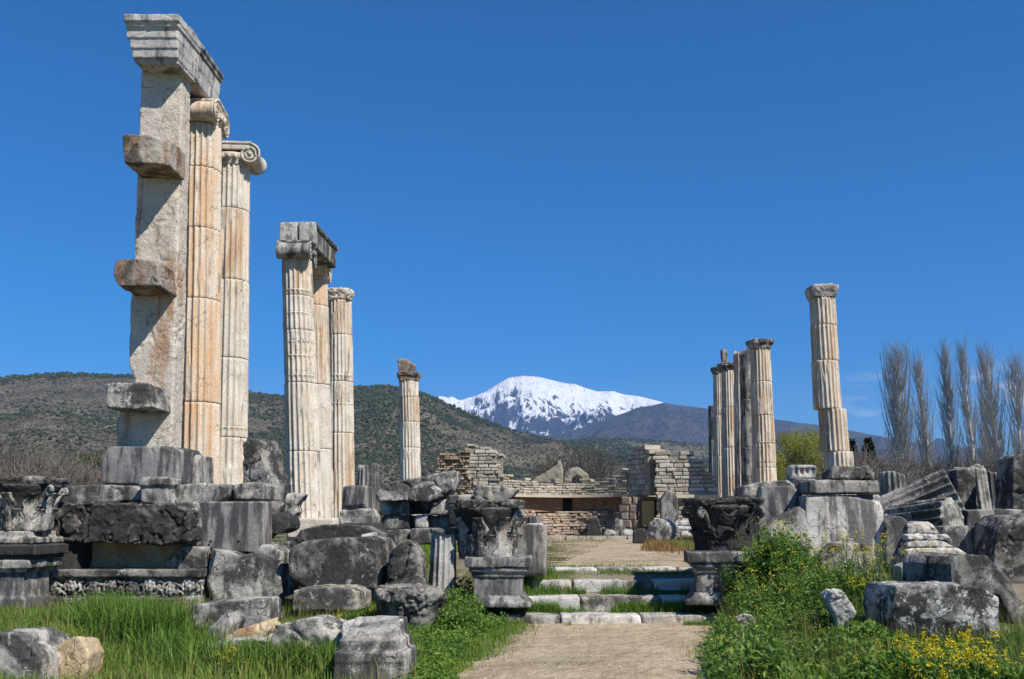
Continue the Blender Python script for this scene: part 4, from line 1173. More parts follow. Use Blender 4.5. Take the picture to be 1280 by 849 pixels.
def lying_drum(name, label, a, Da, b, Db, r0, r1, mat, seed, nfl=18, roll=0, worn=.05, cat='column drum', fl=1.7, fade=.6):
    """a drum lying with its axis from pixel a at Da metres to pixel b at Db"""
    A, B_ = W(*a, Da), W(*b, Db)
    L = (B_ - A).length
    root = empty(name, A + (B_ - A) * .5, label, cat)
    me = drum_mesh(Vector((0, 0, 0)), (0, 0), 0, L, r0, r1, nfl, (), seed, worn, fl, fade=fade)
    q = (B_ - A).to_track_quat('Z', 'Y')
    me.transform(Matrix.Translation(A) @ q.to_matrix().to_4x4() @ Matrix.Rotation(roll, 4, 'Z'))
    part('shaft', root, me, M[mat])
    return root
lying_drum('fallen_drum', 'long fluted drum lying tilted on the heap at the right, its cut end uppermost', (1100, 655), 19.35, (1196, 616), 18.75, .48, .51, 'grey_lichen', 80, 16, worn=-.2)
lying_drum('fallen_drum', 'fluted drum lying below the tilted one, its broken round end facing the path', (1118, 656), 18.9, (1191, 647), 17.9, .38, .39, 'grey_lichen', 84, 14, worn=-.1)
hs = empty('split_drum', W(1220, 650, 19.6), 'upright split drum, flat faced on the left and fluted on the right, behind the heap', 'column stump')
b_ = W(1214, 655, 20.0)
part('core', hs, weathered(T([(1195, 650), (1196, 586), (1216, 583), (1220, 584), (1222, 650)], 19.6, .6), .028, .5, 4, .03, 82, 1.0), M['black_lichen'])
part('fluted_side', hs, drum_mesh(Vector((b_.x + .19, 20.2, b_.z)), (-.03, 0), b_.z - .2, W(1222, 583, 20).z, .36, .31, 16, (), 83, .05, 1.2, broken=.15), M['grey_lichen'])
for k, (px, tp_, w, lab) in enumerate(((1245, 590, .26, 'dark fluted stump left of the tallest stump at the right edge'), (1267, 583, .30, 'taller dark fluted stump at the right edge of the ruins'))):
    b_ = W(px, 660, 24 + k)
    s_ = empty('fluted_stump', Vector((b_.x, 24 + k, b_.z)), lab, 'column stump')
    part('drum', s_, drum_mesh(Vector((b_.x, 24 + k, b_.z)), (0, 0), b_.z - .4, W(px, tp_, 24 + k).z, w, w * .97, 12, (), 85 + k, .0, 1.3, broken=.08), M['shaft_grey'])
stone('dark_rock', 'dark rock high at the right edge, above the fluted stumps', 'rock', T([(1266, 640), (1267, 572), (1274, 567), (1300, 566), (1302, 640)], 18.5, .8), M['black_lichen'], 18, wear=.6, amp=.03)
stone('marble_block', 'long dark block lying behind the heap at the right', B, T([(1208, 662), (1210, 638), (1240, 636), (1292, 637), (1292, 660)], 18.2, .9), M['grey'], 18)
stone('marble_block', 'grey block with a pitted face below the cut end of the fallen drum', B, T([(1184, 694), (1185, 659), (1204, 658), (1245, 658), (1243, 692)], 16.6, .8), M['grey'], 16, wear=.4, amp=.014)
stone('dark_boulder', 'big black block at the right edge, speckled with lichen', 'boulder', T([(1240, 742), (1243, 690), (1247, 656), (1258, 646), (1300, 640), (1310, 742)], 15.6, .9), M['black_lichen'], 15, wear=.4, amp=.025, iters=3)
bs = empty('stepped_block', W(1172, 712, 16.2), 'white moulded block with stepped rounded ledges sunk in yellow weeds', 'stone block')
for k, (x1, y0, y1) in enumerate(((1172, 653, 667), (1190, 667, 675), (1189, 676, 684), (1207, 685, 694), (1209, 695, 712))):
    part('ledge', bs, weathered(T([(1134, y1), (1134, y0 + 2), (1150, y0), (x1 - 8, y0 + 1), (x1, y0 + 6), (x1 + 3, y1)], 16.5 - .13 * k, .8), .018, .5, 4, .024, 120 + k, .9, 1.6, cuts=3), M['white' if k % 2 else 'pale'])
stone('pale_slab', 'pale slab leaning behind the black and white front block', 'stone slab', T([(1122, 742), (1126, 708), (1150, 701), (1178, 703), (1192, 722), (1192, 742)], 14.4, .5), M['pale'], 14, wear=.5)
bm_ = MB().trace([(1190, 735), (1189, 706), (1194, 696), (1206, 693), (1232, 694), (1246, 697), (1262, 722), (1290, 775), (1302, 800), (1278, 800), (1250, 745)], 13.0, .9, yaw=-20)
stone('moulded_beam', 'long dark grey moulded beam sloping down to the right corner', 'stone beam', bm_, M['black_lichen'], 13, wear=.3, amp=.010, iters=3, cuts=1)
stone('front_block', 'big squared block at the front right, black left side, white lichen on its front', B, T([(1117, 797), (1116, 760), (1120, 733), (1150, 731), (1244, 733), (1249, 742), (1249, 800)], 11.6, .85, yaw=-3), M['speckled'], 11.6, wear=.55, amp=.018, iters=7)
stone('carved_fragment', 'pale carved fragment sticking out of the flowering weeds at the right', 'stone fragment', T([(1042, 800), (1046, 775), (1033, 745), (1040, 739), (1054, 738), (1064, 752), (1070, 768), (1062, 778), (1062, 800)], 11.9, .35, lean=-12), M['pale'], 12, wear=.6, amp=.022, freq=2)
stone('small_stone', 'small pale stone almost hidden in the weeds beside the path', 'stone', T([(921, 790), (923, 774), (932, 768), (946, 773), (947, 790)], 11.4, .3), M['grey_lichen'], 11, wear=.7, amp=.03, freq=2)

# ================================================================== foreground stones, left
stone('pale_stone', 'pale cracked boulder at the bottom left corner', 'boulder', T([(-30, 880), (-30, 795), (0, 791), (34, 792), (40, 806), (54, 826), (56, 880)], 9.6, .7), M['grey_lichen'], 9.6, wear=.5, amp=.022)
stone('yellow_stone', 'yellowish pointed stone in the grass beside the pale corner boulder', 'boulder', T([(54, 880), (53, 826), (60, 808), (92, 795), (100, 797), (111, 818), (104, 850), (100, 880)], 9.9, .5, back=.7), M['yellow'], 9.9, wear=.4, amp=.018, iters=4)
stone('brown_stone', 'small brown stone lying in the grass before the podium', 'stone', T([(220, 788), (219, 768), (226, 760), (250, 759), (262, 764), (263, 786)], 13.6, .5), M['rust'], 13, wear=.6, amp=.03)
stone('fallen_block', 'flat topped pale grey block lying before the podium corner', B, T([(236, 785), (238, 757), (290, 752), (330, 750), (331, 780), (300, 786)], 13.2, .8), M['grey_lichen'], 13, wear=.45, amp=.014)
stone('broken_stone', 'split grey stone in the grass left of the long wedge shaped stone', 'rock', T([(254, 806), (256, 783), (266, 772), (284, 767), (290, 780), (282, 800), (276, 806)], 11.6, .5), M['grey_lichen'], 11.6, wear=.5, amp=.022)
stone('wedge_stone', 'long wedge shaped stone with a brownish edge in the front grass', 'rock', T([(276, 806), (280, 795), (300, 786), (332, 776), (337, 786), (328, 800), (300, 808)], 11.2, .5), M['yellow'], 11, wear=.5, amp=.02)
stone('broken_stone', 'rough low rock under the wedge shaped stone', 'rock', T([(253, 850), (256, 806), (280, 800), (312, 798), (334, 802), (334, 850)], 11.0, .6), M['grey_lichen'], 11, wear=.5, amp=.03)
stone('rounded_boulder', 'rounded pale boulder between wedge shaped stone and moulded front block', 'boulder', T([(339, 850), (341, 795), (348, 782), (368, 776), (400, 771), (417, 770), (425, 782), (426, 850)], 10.8, .7, back=.85), M['grey_lichen'], 10.8, wear=.6, amp=.024, iters=9)
mb = MB().rects([(432, 498, 777, 800, -.10), (424, 502, 799, 815, -.03), (416, 507, 815, 828, .03), (416, 507, 829, 885, .02)], 9.7, .65)
stone('moulded_block', 'pale moulded block with three ledges at the bottom edge', B, mb, M['grey_lichen'], 9.7, wear=.55, amp=.013, voxel=.014, iters=5)
stone('white_stone', 'small white stone behind the moulded block at the bottom edge', 'stone', T([(426, 800), (427, 778), (440, 775), (462, 777), (462, 800)], 10.6, .25), M['white'], 10, wear=.6)
# ================================================================== ruined apse wall at the back
def masonry(mb, path, z0, top, ch, lr, thick, seed, jitter=.02, rag=.5, tint=(0, 1), core=True, gapp=.018):
    """courses of separate stones along a ground path [(x, y)], up to height top(s); one wall, pattern inside its mesh"""
    rr = random.Random(seed)
    P = [Vector((x, y, 0)) for x, y in path]
    L = [0.0]
    for a, b in zip(P, P[1:]): L.append(L[-1] + (b - a).length)
    tot = L[-1]
    def at(s):
        s = max(0, min(tot, s))
        for i in range(len(P) - 1):
            if s <= L[i + 1] or i == len(P) - 2:
                d = (P[i + 1] - P[i]); t_ = (s - L[i]) / max(d.length, 1e-6)
                return P[i] + d * t_, math.atan2(d.y, d.x)
    z = z0
    zmax = max(top(tot * k / 40) for k in range(41))
    while z < zmax:
        h = ch * rr.uniform(.75, 1.3)
        s = -rr.uniform(0, lr[0])
        while s < tot:
            l = rr.uniform(*lr)
            m = s + l / 2
            if 0 <= m <= tot and z + h * .6 < top(m) + rr.uniform(-1, 1) * rag * ch:
                p, a = at(m)
                w = min(l, tot - s) if s + l > tot else l
                d = thick * rr.uniform(.92, 1.0) + jitter * rr.uniform(-1, 1)
                n = Vector((math.sin(a), -math.cos(a), 0))
                q = p + n * (jitter * rr.uniform(-1, 1)) ; q.z = z + h / 2
                Mx = Matrix.Rotation(a + rr.uniform(-.02, .02), 3, 'Z') @ Matrix.Rotation(rr.uniform(-.025, .025), 3, 'Y')
                x, y, zz = w / 2 - gapp, d / 2, h / 2 - gapp * .8
                ins = min(.035, x * .3, zz * .3)
                v = []
                for yy, k in ((-y, ins), (-y + ins, 0), (y, 0)):
                    for sx, sz in ((-1, -1), (1, -1), (1, 1), (-1, 1)):
                        v.append(Mx @ Vector((sx * (x - k) + rr.uniform(-1, 1) * ins * .5, yy, sz * (zz - k) + rr.uniform(-1, 1) * ins * .5)) + q)
                f = [(3, 2, 1, 0)] + [(i + 4 * r_, (i + 1) % 4 + 4 * r_, (i + 1) % 4 + 4 + 4 * r_, i + 4 + 4 * r_) for r_ in (0, 1) for i in range(4)] + [(8, 9, 10, 11)]
                mb.add(v, f, rr.uniform(*tint))
            s += l
        z += h
    if core:
        n_ = max(4, int(tot / .4))
        for i in range(n_):
            a, b = tot * i / n_, tot * (i + 1) / n_
            p, an = at((a + b) / 2)
            t_ = min(top(a), top(b)) - ch * .6
            if t_ > z0 + .05:
                mb.box((p.x, p.y, (z0 + t_) / 2), (b - a + .02, thick * .82, t_ - z0), an, tint=.05)
    return mb

def lin(pts):
    """height profile through [(x, z)] given along x"""
    xs_, zs_ = [p[0] for p in pts], [p[1] for p in pts]
    return lambda x: float(np.interp(x, xs_, zs_))

def wall_thing(name, label, parts_, cat='wall'):
    """parts_ = [(part name, MB, material, extra)]"""
    V = np.array([v for _, mb, _ in parts_ for v in mb.V]); lo, hi = V.min(0), V.max(0)
    root = empty(name, ((lo[0] + hi[0]) / 2, (lo[1] + hi[1]) / 2, lo[2]), label, cat)
    for n, mb, m in parts_:
        part(n, root, raw_mesh(mb, tint=True), M[m])
    return root

def zx(pts, D):
    """pixel skyline -> (x, z) at distance D"""
    o = [W(a, b, D) for a, b in pts]
    return lin([(p.x, p.z) for p in o])

DW = 47.0
# curved apse: from the left pier round to the right ruin; upper courses of pale ashlar over a ledge
xa, xb = W(622, 640, DW).x, W(822, 640, DW).x
arc = []
for k in range(25):
    u = k / 24
    arc.append((xa + (xb - xa) * u, DW + 3.4 * math.sin(math.pi * (.12 + .80 * u))))
arc_len = [0]
for a, b in zip(arc, arc[1:]): arc_len.append(arc_len[-1] + math.hypot(b[0] - a[0], b[1] - a[1]))
sx_ = lambda s: float(np.interp(s, arc_len, [p[0] for p in arc]))
sy_ = lambda s: float(np.interp(s, arc_len, [p[1] for p in arc]))
sky_up = [(622, 590), (628, 597), (650, 600), (680, 603), (700, 602), (720, 603), (740, 600), (760, 601), (768, 594), (776, 588), (788, 585), (793, 578), (800, 574), (803, 560), (812, 558), (822, 561)]
def top_up(s):
    x, y = sx_(s), sy_(s)
    px = CX + FOC * x / y
    py = float(np.interp(px, [p[0] for p in sky_up], [p[1] for p in sky_up]))
    return W(px, py, y).z
z_led = W(720, 622, 50.0).z
up = masonry(MB(), arc, z_led + .1, top_up, .12, (.16, .5), .8, 5, .04, 1.5)
zl = W(720, 640, 49.6).z
zg = .62
low = masonry(MB(), [(x, y - .35) for x, y in arc], zg, lambda s: zl, .13, (.15, .42), .8, 6, .06, 1.2)
red = masonry(MB(), arc, zl, lambda s: z_led + .06, .085, (.16, .36), .7, 16, .012, .0, gapp=.006)
n_ = 24
for (x0, y0), (x1, y1) in zip(arc, arc[1:]):
    d = Vector((x1 - x0, y1 - y0, 0)); p = Vector(((x0 + x1) / 2, (y0 + y1) / 2, (zl + z_led) / 2))
    pass
led = MB()
for (x0, y0), (x1, y1) in zip(arc, arc[1:]):
    d = Vector((x1 - x0, y1 - y0, 0)); p = Vector(((x0 + x1) / 2, (y0 + y1) / 2 - .30, z_led + .05))
    led.box(p, (d.length + .08, 1.3, .12), math.atan2(d.y, d.x))
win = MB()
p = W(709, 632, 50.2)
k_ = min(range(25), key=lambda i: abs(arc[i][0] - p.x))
win.box((arc[k_][0], arc[k_][1] - .36, (zl + z_led) / 2 - .02), (.50, .06, z_led - zl - .1), 0)  # black box on the wall face stands for the window's inner shade
hole = MB().box((W(674, 662, 50).x, arc[min(range(25), key=lambda i: abs(arc[i][0] - W(674, 662, 50).x))][1] - .76, W(674, 660, 49.6).z), (.55, .06, .22))  # black box on the courses stands for the shade in the hole
ap = wall_thing('apse_wall', 'curved ruined wall across the back with a projecting ledge and reddish band', [
    ('upper_courses', up, 'ashlar'), ('lower_courses', low, 'pink'), ('red_band', red, 'redwall'), ('ledge', led, 'ledge'), ('window', win, 'opening_shade'), ('drain_hole', hole, 'opening_shade')])
# left stub: rubble core and ashlar pier
x0, x1 = W(550, 600, DW).x, W(592, 600, DW).x
rub = masonry(MB(), [(x0, DW + .2), (x1, DW)], zg, (lambda f: (lambda s: f(x0 + s)))(zx([(550, 574), (556, 565), (566, 566), (575, 568), (588, 563), (594, 560)], DW)), .11, (.12, .34), 1.5, 8, .12, 1.5)
x2, x3 = W(589, 600, DW).x, W(628, 600, DW).x
pie = masonry(MB(), [(x2, DW - .12), (x3, DW - .2)], zg, (lambda f: (lambda s: f(x2 + s)))(zx([(588, 560), (594, 560), (598, 555), (606, 556), (612, 560), (621, 562), (626, 566), (628, 570)], DW)), .17, (.22, .6), 1.3, 9, .04, 1.0)
wall_thing('wall_stub', 'ragged brown rubble wall end with a pale squared pier, left end of the back wall', [('rubble_core', rub, 'rubble'), ('squared_pier', pie, 'ashlar')])
# right flank: pale wall turned towards the camera, with the doorway on its left
DR = 45.0
x4, x5 = W(821, 600, DR).x, W(890, 600, DR).x
fl_top = zx([(819, 562), (830, 568), (842, 570), (850, 566), (858, 567), (866, 572), (876, 582), (884, 590), (890, 598)], DR)
fl = masonry(MB(), [(x4, DR), (x5, DR - .3)], zg, lambda s: fl_top(x4 + s), .17, (.22, .75), 1.0, 11, .035, .9)
bl = MB()
rt = masonry(MB(), [(W(798, 600, 46.5).x, 46.9), (W(821, 600, DR + .2).x, DR + .35)], z_led, (lambda f: (lambda s: f(W(798, 600, 46.5).x + s)))(zx([(798, 572), (802, 562), (810, 558), (822, 561)], 46)), .22, (.35, .7), .9, 12, .03, .8)
cs = MB()
cs.box(((x4 + x5) / 2, DR - .62, W(850, 621, DR).z), (x5 - x4 + .2, .5, .16))
wall_thing('flank_wall', 'pale squared stone wall right of the wooden door, stepping down to the right', [('courses', fl, 'ashlar'), ('return_wall', rt, 'ashlar'), ('string_course', cs, 'ledge')])
# doorway and door
dw = empty('doorway', W(810, 655, 45.6), 'doorway with a wooden door and grey metal leaf under the ledge end', 'door')
pd = lambda a, b, c_, d, D, th: MB().trace([(a, d), (b, d), (b, c_), (a, c_)], D, th, 0)
part('door_panel', dw, raw_mesh(pd(802, 818, 626, 657, 45.4, .08)), M['wood'])
fr_ = pd(798, 801, 622, 658, 45.3, .25); fr_.trace([(801, 622), (823, 622), (823, 625), (801, 625)], 45.3, .25, 0)
part('door_frame', dw, raw_mesh(fr_), M['trunk'])
part('recess_shade', dw, raw_mesh(pd(801, 823, 625, 657, 45.9, .1)), M['opening_shade'])  # black sheet behind the door stands for the recess shade
jm = masonry(MB(), [(W(783, 640, 45.8).x, 46.0), (W(798, 640, 45.6).x, 45.6)], zg, lambda s: z_led - .1, .3, (.35, .6), .6, 14, .02, .1)
wall_thing('door_jamb', 'short pale masonry jamb left of the wooden door', [('courses', jm, 'pink')], 'wall')
# court stones before the wall
stone('marble_block', 'slab added in the outline of a round topped shadow on the flank wall', 'stone slab', T([(826, 652), (826, 622), (834, 613), (842, 614), (848, 624), (848, 652)], 43.0, .5), M['grey'], 43)  # added slab, takes the outline of a shadow cast on the wall
lying_drum('court_drum', 'pale round drum lying in front of the flank wall, cut end showing', (835, 664), 38.6, (824, 664), 37.2, .46, .48, 'grey_lichen', 90, fl=.5, fade=.9)
stone('dark_block', 'dark stone left of the round drum in the court', 'stone', T([(791, 681), (792, 663), (801, 660), (810, 664), (810, 680)], 36.0, .6), M['black'], 36)
for k, (a, b, c_, d) in enumerate(((843, 884, 651, 657), (840, 887, 658, 663), (850, 890, 664, 671))):
    stone('stacked_slab', ['topmost thin pale slab stacked beside the round drum', 'middle thin pale slab of the stack beside the round drum', 'lowest thin white slab of the stack beside the round drum'][k], 'stone slab', T([(a, d), (b, d), (b - 3, c_), (a + 2, c_)], 39.5 - .3 * k, 1.0, yaw=8), M['white'], 39, group='pale slabs stacked in the court')
for k, (px, py, w, h, lab, mt) in enumerate(((742, 672, 10, 26, 'dark standing stone before the middle of the back wall', 'black'), (773, 672, 9, 24, 'dark standing stone nearest the doorway', 'grey'), (762, 672, 8, 10, 'small low stone between the two dark standing stones', 'grey_lichen'), (664, 671, 9, 8, 'low grey stone at the left foot of the back wall', 'grey'), (785, 671, 9, 10, 'low pale stone below the door jamb', 'pale'))):
    stone('court_stone', lab, 'stone', T([(px - w, py), (px - w + 1, py - h * .7), (px - w * .3, py - h), (px + w * .6, py - h * .9), (px + w, py - h * .4), (px + w, py)], 45.0 - k * .15, .6), M[mt], 44, wear=.6, amp=.05)
kb = MB()
for k in range(7):
    kb.box((W(630, 671, 43).x + k * .9 + .45, 43 + .05 * (k % 3), .80), (.87, .5, .22), .02 * (k % 2))
wall_thing('court_kerb', 'low pale kerb of long stones at the foot of the back wall', [('kerb', kb, 'ashlar')], 'kerb')
kk = empty('fluted_fragment', W(668, 656, 24), 'small dark grooved fragment standing behind the upright grey slab near the steps', 'column fragment')
b_ = W(668, 655, 22.0)
stone('marble_block', 'small white block seen over the slab behind the left capital', B, T([(657, 672), (657, 654), (678, 654), (678, 672)], 22.3, .5), M['white'], 22)
part('shaft', kk, drum_mesh(Vector((b_.x, 22.5, b_.z)), (0, 0), b_.z - .05, W(668, 645, 22.5).z, .20, .19, 12, (), 95, 0, 1.3), M['shaft_grey'])

# ruins further off
for k, (poly, D, lab) in enumerate((([(656, 605), (668, 598), (678, 593), (688, 586), (696, 581), (698, 574), (702, 579), (704, 590), (704, 605)], 75, 'pale leaning ruin gable beyond the back wall'), ([(704, 605), (706, 592), (713, 585), (722, 583), (729, 588), (735, 593), (738, 605), (729, 605), (727, 598), (721, 594), (715, 598), (714, 605)], 78, 'pale broken arch of a ruin beyond the back wall'))):
    stone('far_ruin', lab, 'ruin', T(poly, D, 1.2), M['ashlar'], 60, wear=.5, amp=.05, voxel=.09)

# ================================================================== trees and shrubs
def cards(C, L, Wd, rs, tint, flat=.5, up=.3):
    """leaf-sized faces at centres C: arrays of folded diamonds"""
    n = len(C)
    d = rs.normal(size=(n, 3)); d[:, 2] = d[:, 2] * flat + up; d /= np.linalg.norm(d, axis=1)[:, None]
    s = np.cross(d, rs.normal(size=(n, 3))); s /= np.maximum(np.linalg.norm(s, axis=1), 1e-6)[:, None]
    nn = np.cross(d, s)
    L = np.asarray(L) * np.ones(n); Wd = np.asarray(Wd) * np.ones(n)
    V = np.stack([C, C + d * (L * .5)[:, None] + s * (Wd * .5)[:, None] + nn * (Wd * .18)[:, None], C + d * L[:, None], C + d * (L * .5)[:, None] - s * (Wd * .5)[:, None] + nn * (Wd * .18)[:, None]], 1).reshape(-1, 3)
    i = np.arange(n)[:, None] * 4
    F = np.concatenate([i + np.array([[0, 1, 2]]), i + np.array([[0, 2, 3]])], 1).reshape(-1, 3)
    return V, F, np.repeat(tint, 4)

def twigs(P0, P1, r0, r1, V, F):
    """many thin three-sided sticks"""
    P0, P1 = np.asarray(P0, float), np.asarray(P1, float)
    n = len(P0)
    d = P1 - P0; d /= np.maximum(np.linalg.norm(d, axis=1), 1e-9)[:, None]
    a = np.cross(d, np.array([.31, .82, .1])); a /= np.maximum(np.linalg.norm(a, axis=1), 1e-6)[:, None]
    b = np.cross(d, a)
    r0 = np.asarray(r0) * np.ones(n); r1 = np.asarray(r1) * np.ones(n)
    vs = []
    for P, r in ((P0, r0), (P1, r1)):
        for k in range(3):
            w = 2 * math.pi * k / 3
            vs.append(P + (a * math.cos(w) + b * math.sin(w)) * r[:, None])
    base = sum(len(v) for v in V)
    V.append(np.stack(vs, 1).reshape(-1, 3))
    i = np.arange(n)[:, None] * 6 + base
    q = np.array([[0, 1, 4, 3], [1, 2, 5, 4], [2, 0, 3, 5]])
    F.append((i[:, None, :] + q[None]).reshape(-1, 4))

def poplar_meshes(H, Rw, seed, n_br=150, n_tw=16, lean=.0):
    rs = np.random.RandomState(seed)
    tr = MB().tube([(0, 0, -.3), (0, 0, H * .3), (lean * .3, 0, H * .6), (lean, 0, H * .97)], [.30, .22, .13, .02], 7)
    V, F = [], []
    p0, p1, a0, a1 = [], [], [], []
    for k in range(n_br):
        z = H * (.02 + .90 * rs.rand() ** 1.05)
        ang = rs.rand() * 2 * math.pi
        env = Rw * (math.sin(math.pi * min(1, (z / H) * .80 + .20 + .05 * math.sin(seed))) ** (.8 + .3 * math.sin(seed * 2.3)))
        rad = env * (.35 + .75 * rs.rand())
        l = min(H * 1.0 - z, rad * (2.2 + 1.8 * rs.rand()) + .06 * H)
        pts = [np.array([lean * z / H, 0, z])]
        for s in (.25, .55, 1.0):
            w = ang + rs.normal() * .10
            pts.append(np.array([lean * z / H + math.cos(w) * rad * s ** .55, math.sin(w) * rad * s ** .55, z + l * s]) + rs.normal(size=3) * .07)
        th = .075 * (l / 4) ** .5
        for i in range(3):
            p0.append(pts[i]); p1.append(pts[i + 1]); a0.append(th * (1 - i * .28)); a1.append(th * (1 - (i + 1) * .28))
        for j in range(n_tw):
            u = .15 + .85 * rs.rand(); i = min(2, int(u * 3)); f = u * 3 - i
            q = pts[i] + (pts[i + 1] - pts[i]) * f
            d = np.array([rs.normal() * .30, rs.normal() * .30, 1.0]); d /= np.linalg.norm(d)
            ll = (.7 + 1.1 * rs.rand()) * (H / 15) 
            m = q + d * ll * .55; e = m + (d + rs.normal(size=3) * .12) * ll * .5
            p0 += [q, m]; p1 += [m, e]; a0 += [.012, .009]; a1 += [.009, .005]
    twigs(p0, p1, a0, a1, V, F)
    return raw_mesh(tr, smooth=True), np_mesh('crown', np.concatenate(V), np.concatenate(F))

def tree_at(name, label, px, D, trunk, crown, mt, mc, group=None, z=None, s=1.0, rz=0.0, cat='tree'):
    p = W(px, 650, D); z = float(gz(p.x, D)) if z is None else z
    r = empty(name, (p.x, D, z), label, cat, group)
    r.rotation_euler.z = rz; r.scale = (s, s, s)
    if trunk: link('trunk', trunk, M[mt], r)
    link('crown', crown, M[mc], r)
    return r
pops = [(1133, 440, 90, 1.62, 0, 'broadest bare poplar, farthest left of the poplar row at the right'), (1168, 452, 92, 1.10, 1, 'second bare poplar from the left, a little shorter than its neighbours'), (1196, 438, 94, 1.12, 2, 'third bare poplar from the left in the poplar row'), (1224, 436, 92, 1.15, 3, 'fourth bare poplar from the left, the tallest looking of the row'), (1240, 482, 110, 1.2, 4, 'shorter bare poplar behind the gap beside the fourth poplar'), (1257, 440, 93, 1.35, 5, 'bare poplar second from the right edge, leaning outward at its top'), (1284, 452, 92, 1.3, 6, 'bare poplar cut off by the right edge of the view')]
for px, py, D, rw, k, lab in pops:
    H = W(px, py, D).z - .7
    tr, cr = poplar_meshes(H, rw * D / 92, 300 + k, (200, 115, 140, 105, 125, 140, 120)[k], 8, lean=[.1, -.5, .2, -.3, .2, -.6, .1][k])
    tree_at('poplar_tree', lab, px, D, tr, cr, 'poplar_bark', 'poplar_bark', 'bare poplars in a row at the right')

def bush_meshes(Rw, H, seed, n=5000, leaf=.16, clumps=26, bare=.0, flat=.5):
    """leafy crown of clumps round branching stems, with gaps"""
    rs = np.random.RandomState(seed)
    mbt = MB()
    C = []
    for k in range(clumps):
        a = rs.rand() * 2 * math.pi; r = Rw * rs.rand() ** .5 * .8; z = H * (.18 + .72 * rs.rand()) * (1 - .35 * (r / Rw) ** 2)
        C.append((math.cos(a) * r, math.sin(a) * r, z))
        mbt.tube([(rs.normal() * .1 * Rw, rs.normal() * .1 * Rw, -.1), (C[-1][0] * .5, C[-1][1] * .5, z * .5), C[-1]], [.03 * H ** .5, .02 * H ** .5, .008], 4)
    C = np.array(C)
    i = rs.randint(0, clumps, n)
    d = rs.normal(size=(n, 3)); d /= np.linalg.norm(d, axis=1)[:, None]
    rad = (.26 * (Rw + H * .5) * .6) * (.55 + .6 * rs.rand(clumps))[i] * rs.rand(n) ** .4
    P = C[i] + d * rad[:, None] * np.array([1, 1, .85])
    tint = np.clip(.5 + .28 * (rs.rand(clumps)[i] - .5) * 2 + .25 * rs.normal(size=n), 0, 1)
    V, F, T_ = cards(P, leaf * (.6 + .8 * rs.rand(n)), leaf * .5, rs, tint, flat)
    return raw_mesh(mbt, smooth=True), np_mesh('crown', V, F, T_)

def brush_meshes(Rw, H, seed, n=900):
    """leafless shrub: a haze of thin twigs"""
    rs = np.random.RandomState(seed)
    V, F = [], []
    p0, p1, a0, a1 = [], [], [], []
    for k in range(n // 12):
        a = rs.rand() * 2 * math.pi; r = rs.rand() ** .6
        e = np.array([math.cos(a) * r * Rw, math.sin(a) * r * Rw, H * (.55 + .45 * rs.rand()) * (1 - .4 * r * r)])
        s = np.array([e[0] * .45, e[1] * .45, -.1])
        m = (s + e) / 2 + rs.normal(size=3) * .08 * H
        p0 += [s, m]; p1 += [m, e]; a0 += [.03, .02]; a1 += [.02, .008]
        for j in range(14):
            u = .3 + .7 * rs.rand()
            q = s + (m - s) * u * 2 if u < .5 else m + (e - m) * (u - .5) * 2
            d = rs.normal(size=3) * .7 + (e - s) / np.linalg.norm(e - s); d /= np.linalg.norm(d)
            l = H * (.12 + .22 * rs.rand()); t_ = q + d * l * .5; e2 = t_ + (d + rs.normal(size=3) * .4) * l * .45
            p0 += [q, t_]; p1 += [t_, e2]; a0 += [.009, .007]; a1 += [.007, .004]
    twigs(p0, p1, a0, a1, V, F)
    return np_mesh('twigs', np.concatenate(V), np.concatenate(F))

def conifer_meshes(H, Rw, seed, n=3500):
    rs = np.random.RandomState(seed)
    tr = MB().tube([(0, 0, -.2), (0, 0, H * .98)], [.02 * H, .01], 6)
    z = rs.rand(n) ** 1.3
    a = rs.rand(n) * 2 * math.pi
    lob = 1 + .30 * np.sin(a * 5 + seed) * np.sin(z * 21) + .22 * rs.normal(size=n)
    r = Rw * (1 - z) ** .8 * (.35 + .65 * rs.rand(n) ** .5) * np.clip(lob, .3, 1.6)
    P = np.stack([np.cos(a) * r, np.sin(a) * r, H * (.10 + .90 * z) - r * .25], -1)
    V, F, T_ = cards(P, H * .05, H * .022, rs, np.clip(.4 + .3 * rs.normal(size=n), 0, 1), .3, -.1)
    return raw_mesh(tr), np_mesh('crown', V, F, T_)

# right: willow, conifers, brown brush
t1, c1 = bush_meshes(3.2, 8.8, 401, 42000, .13, 80)
tree_at('spring_tree', 'round yellow green tree behind the tall free standing column', 1000, 75, t1, c1, 'trunk', 'willow')
t1, c1 = bush_meshes(1.5, 6.2, 402, 14000, .12, 34)
tree_at('spring_tree', 'smaller yellow green bush left of the round yellow green tree', 978, 72, t1, c1, 'trunk', 'willow')
for k, (px, py, D, lab) in enumerate(((1061, 543, 95, 'dark slender conifer just right of the tall free standing column'), (1071, 551, 96, 'dark conifer second from the tall free standing column'), (1092, 548, 97, 'dark spreading conifer left of the broadest poplar'))):
    H = W(px, py, D).z - .7
    tr, cr = conifer_meshes(H, H * (.14 if k < 2 else .24), 410 + k)
    tree_at('conifer_tree', lab, px, D, tr, cr, 'trunk', 'conifer', 'dark conifers at the right')
br_v = [brush_meshes(1.9, 2.6, 420 + k, 2600) for k in range(3)]
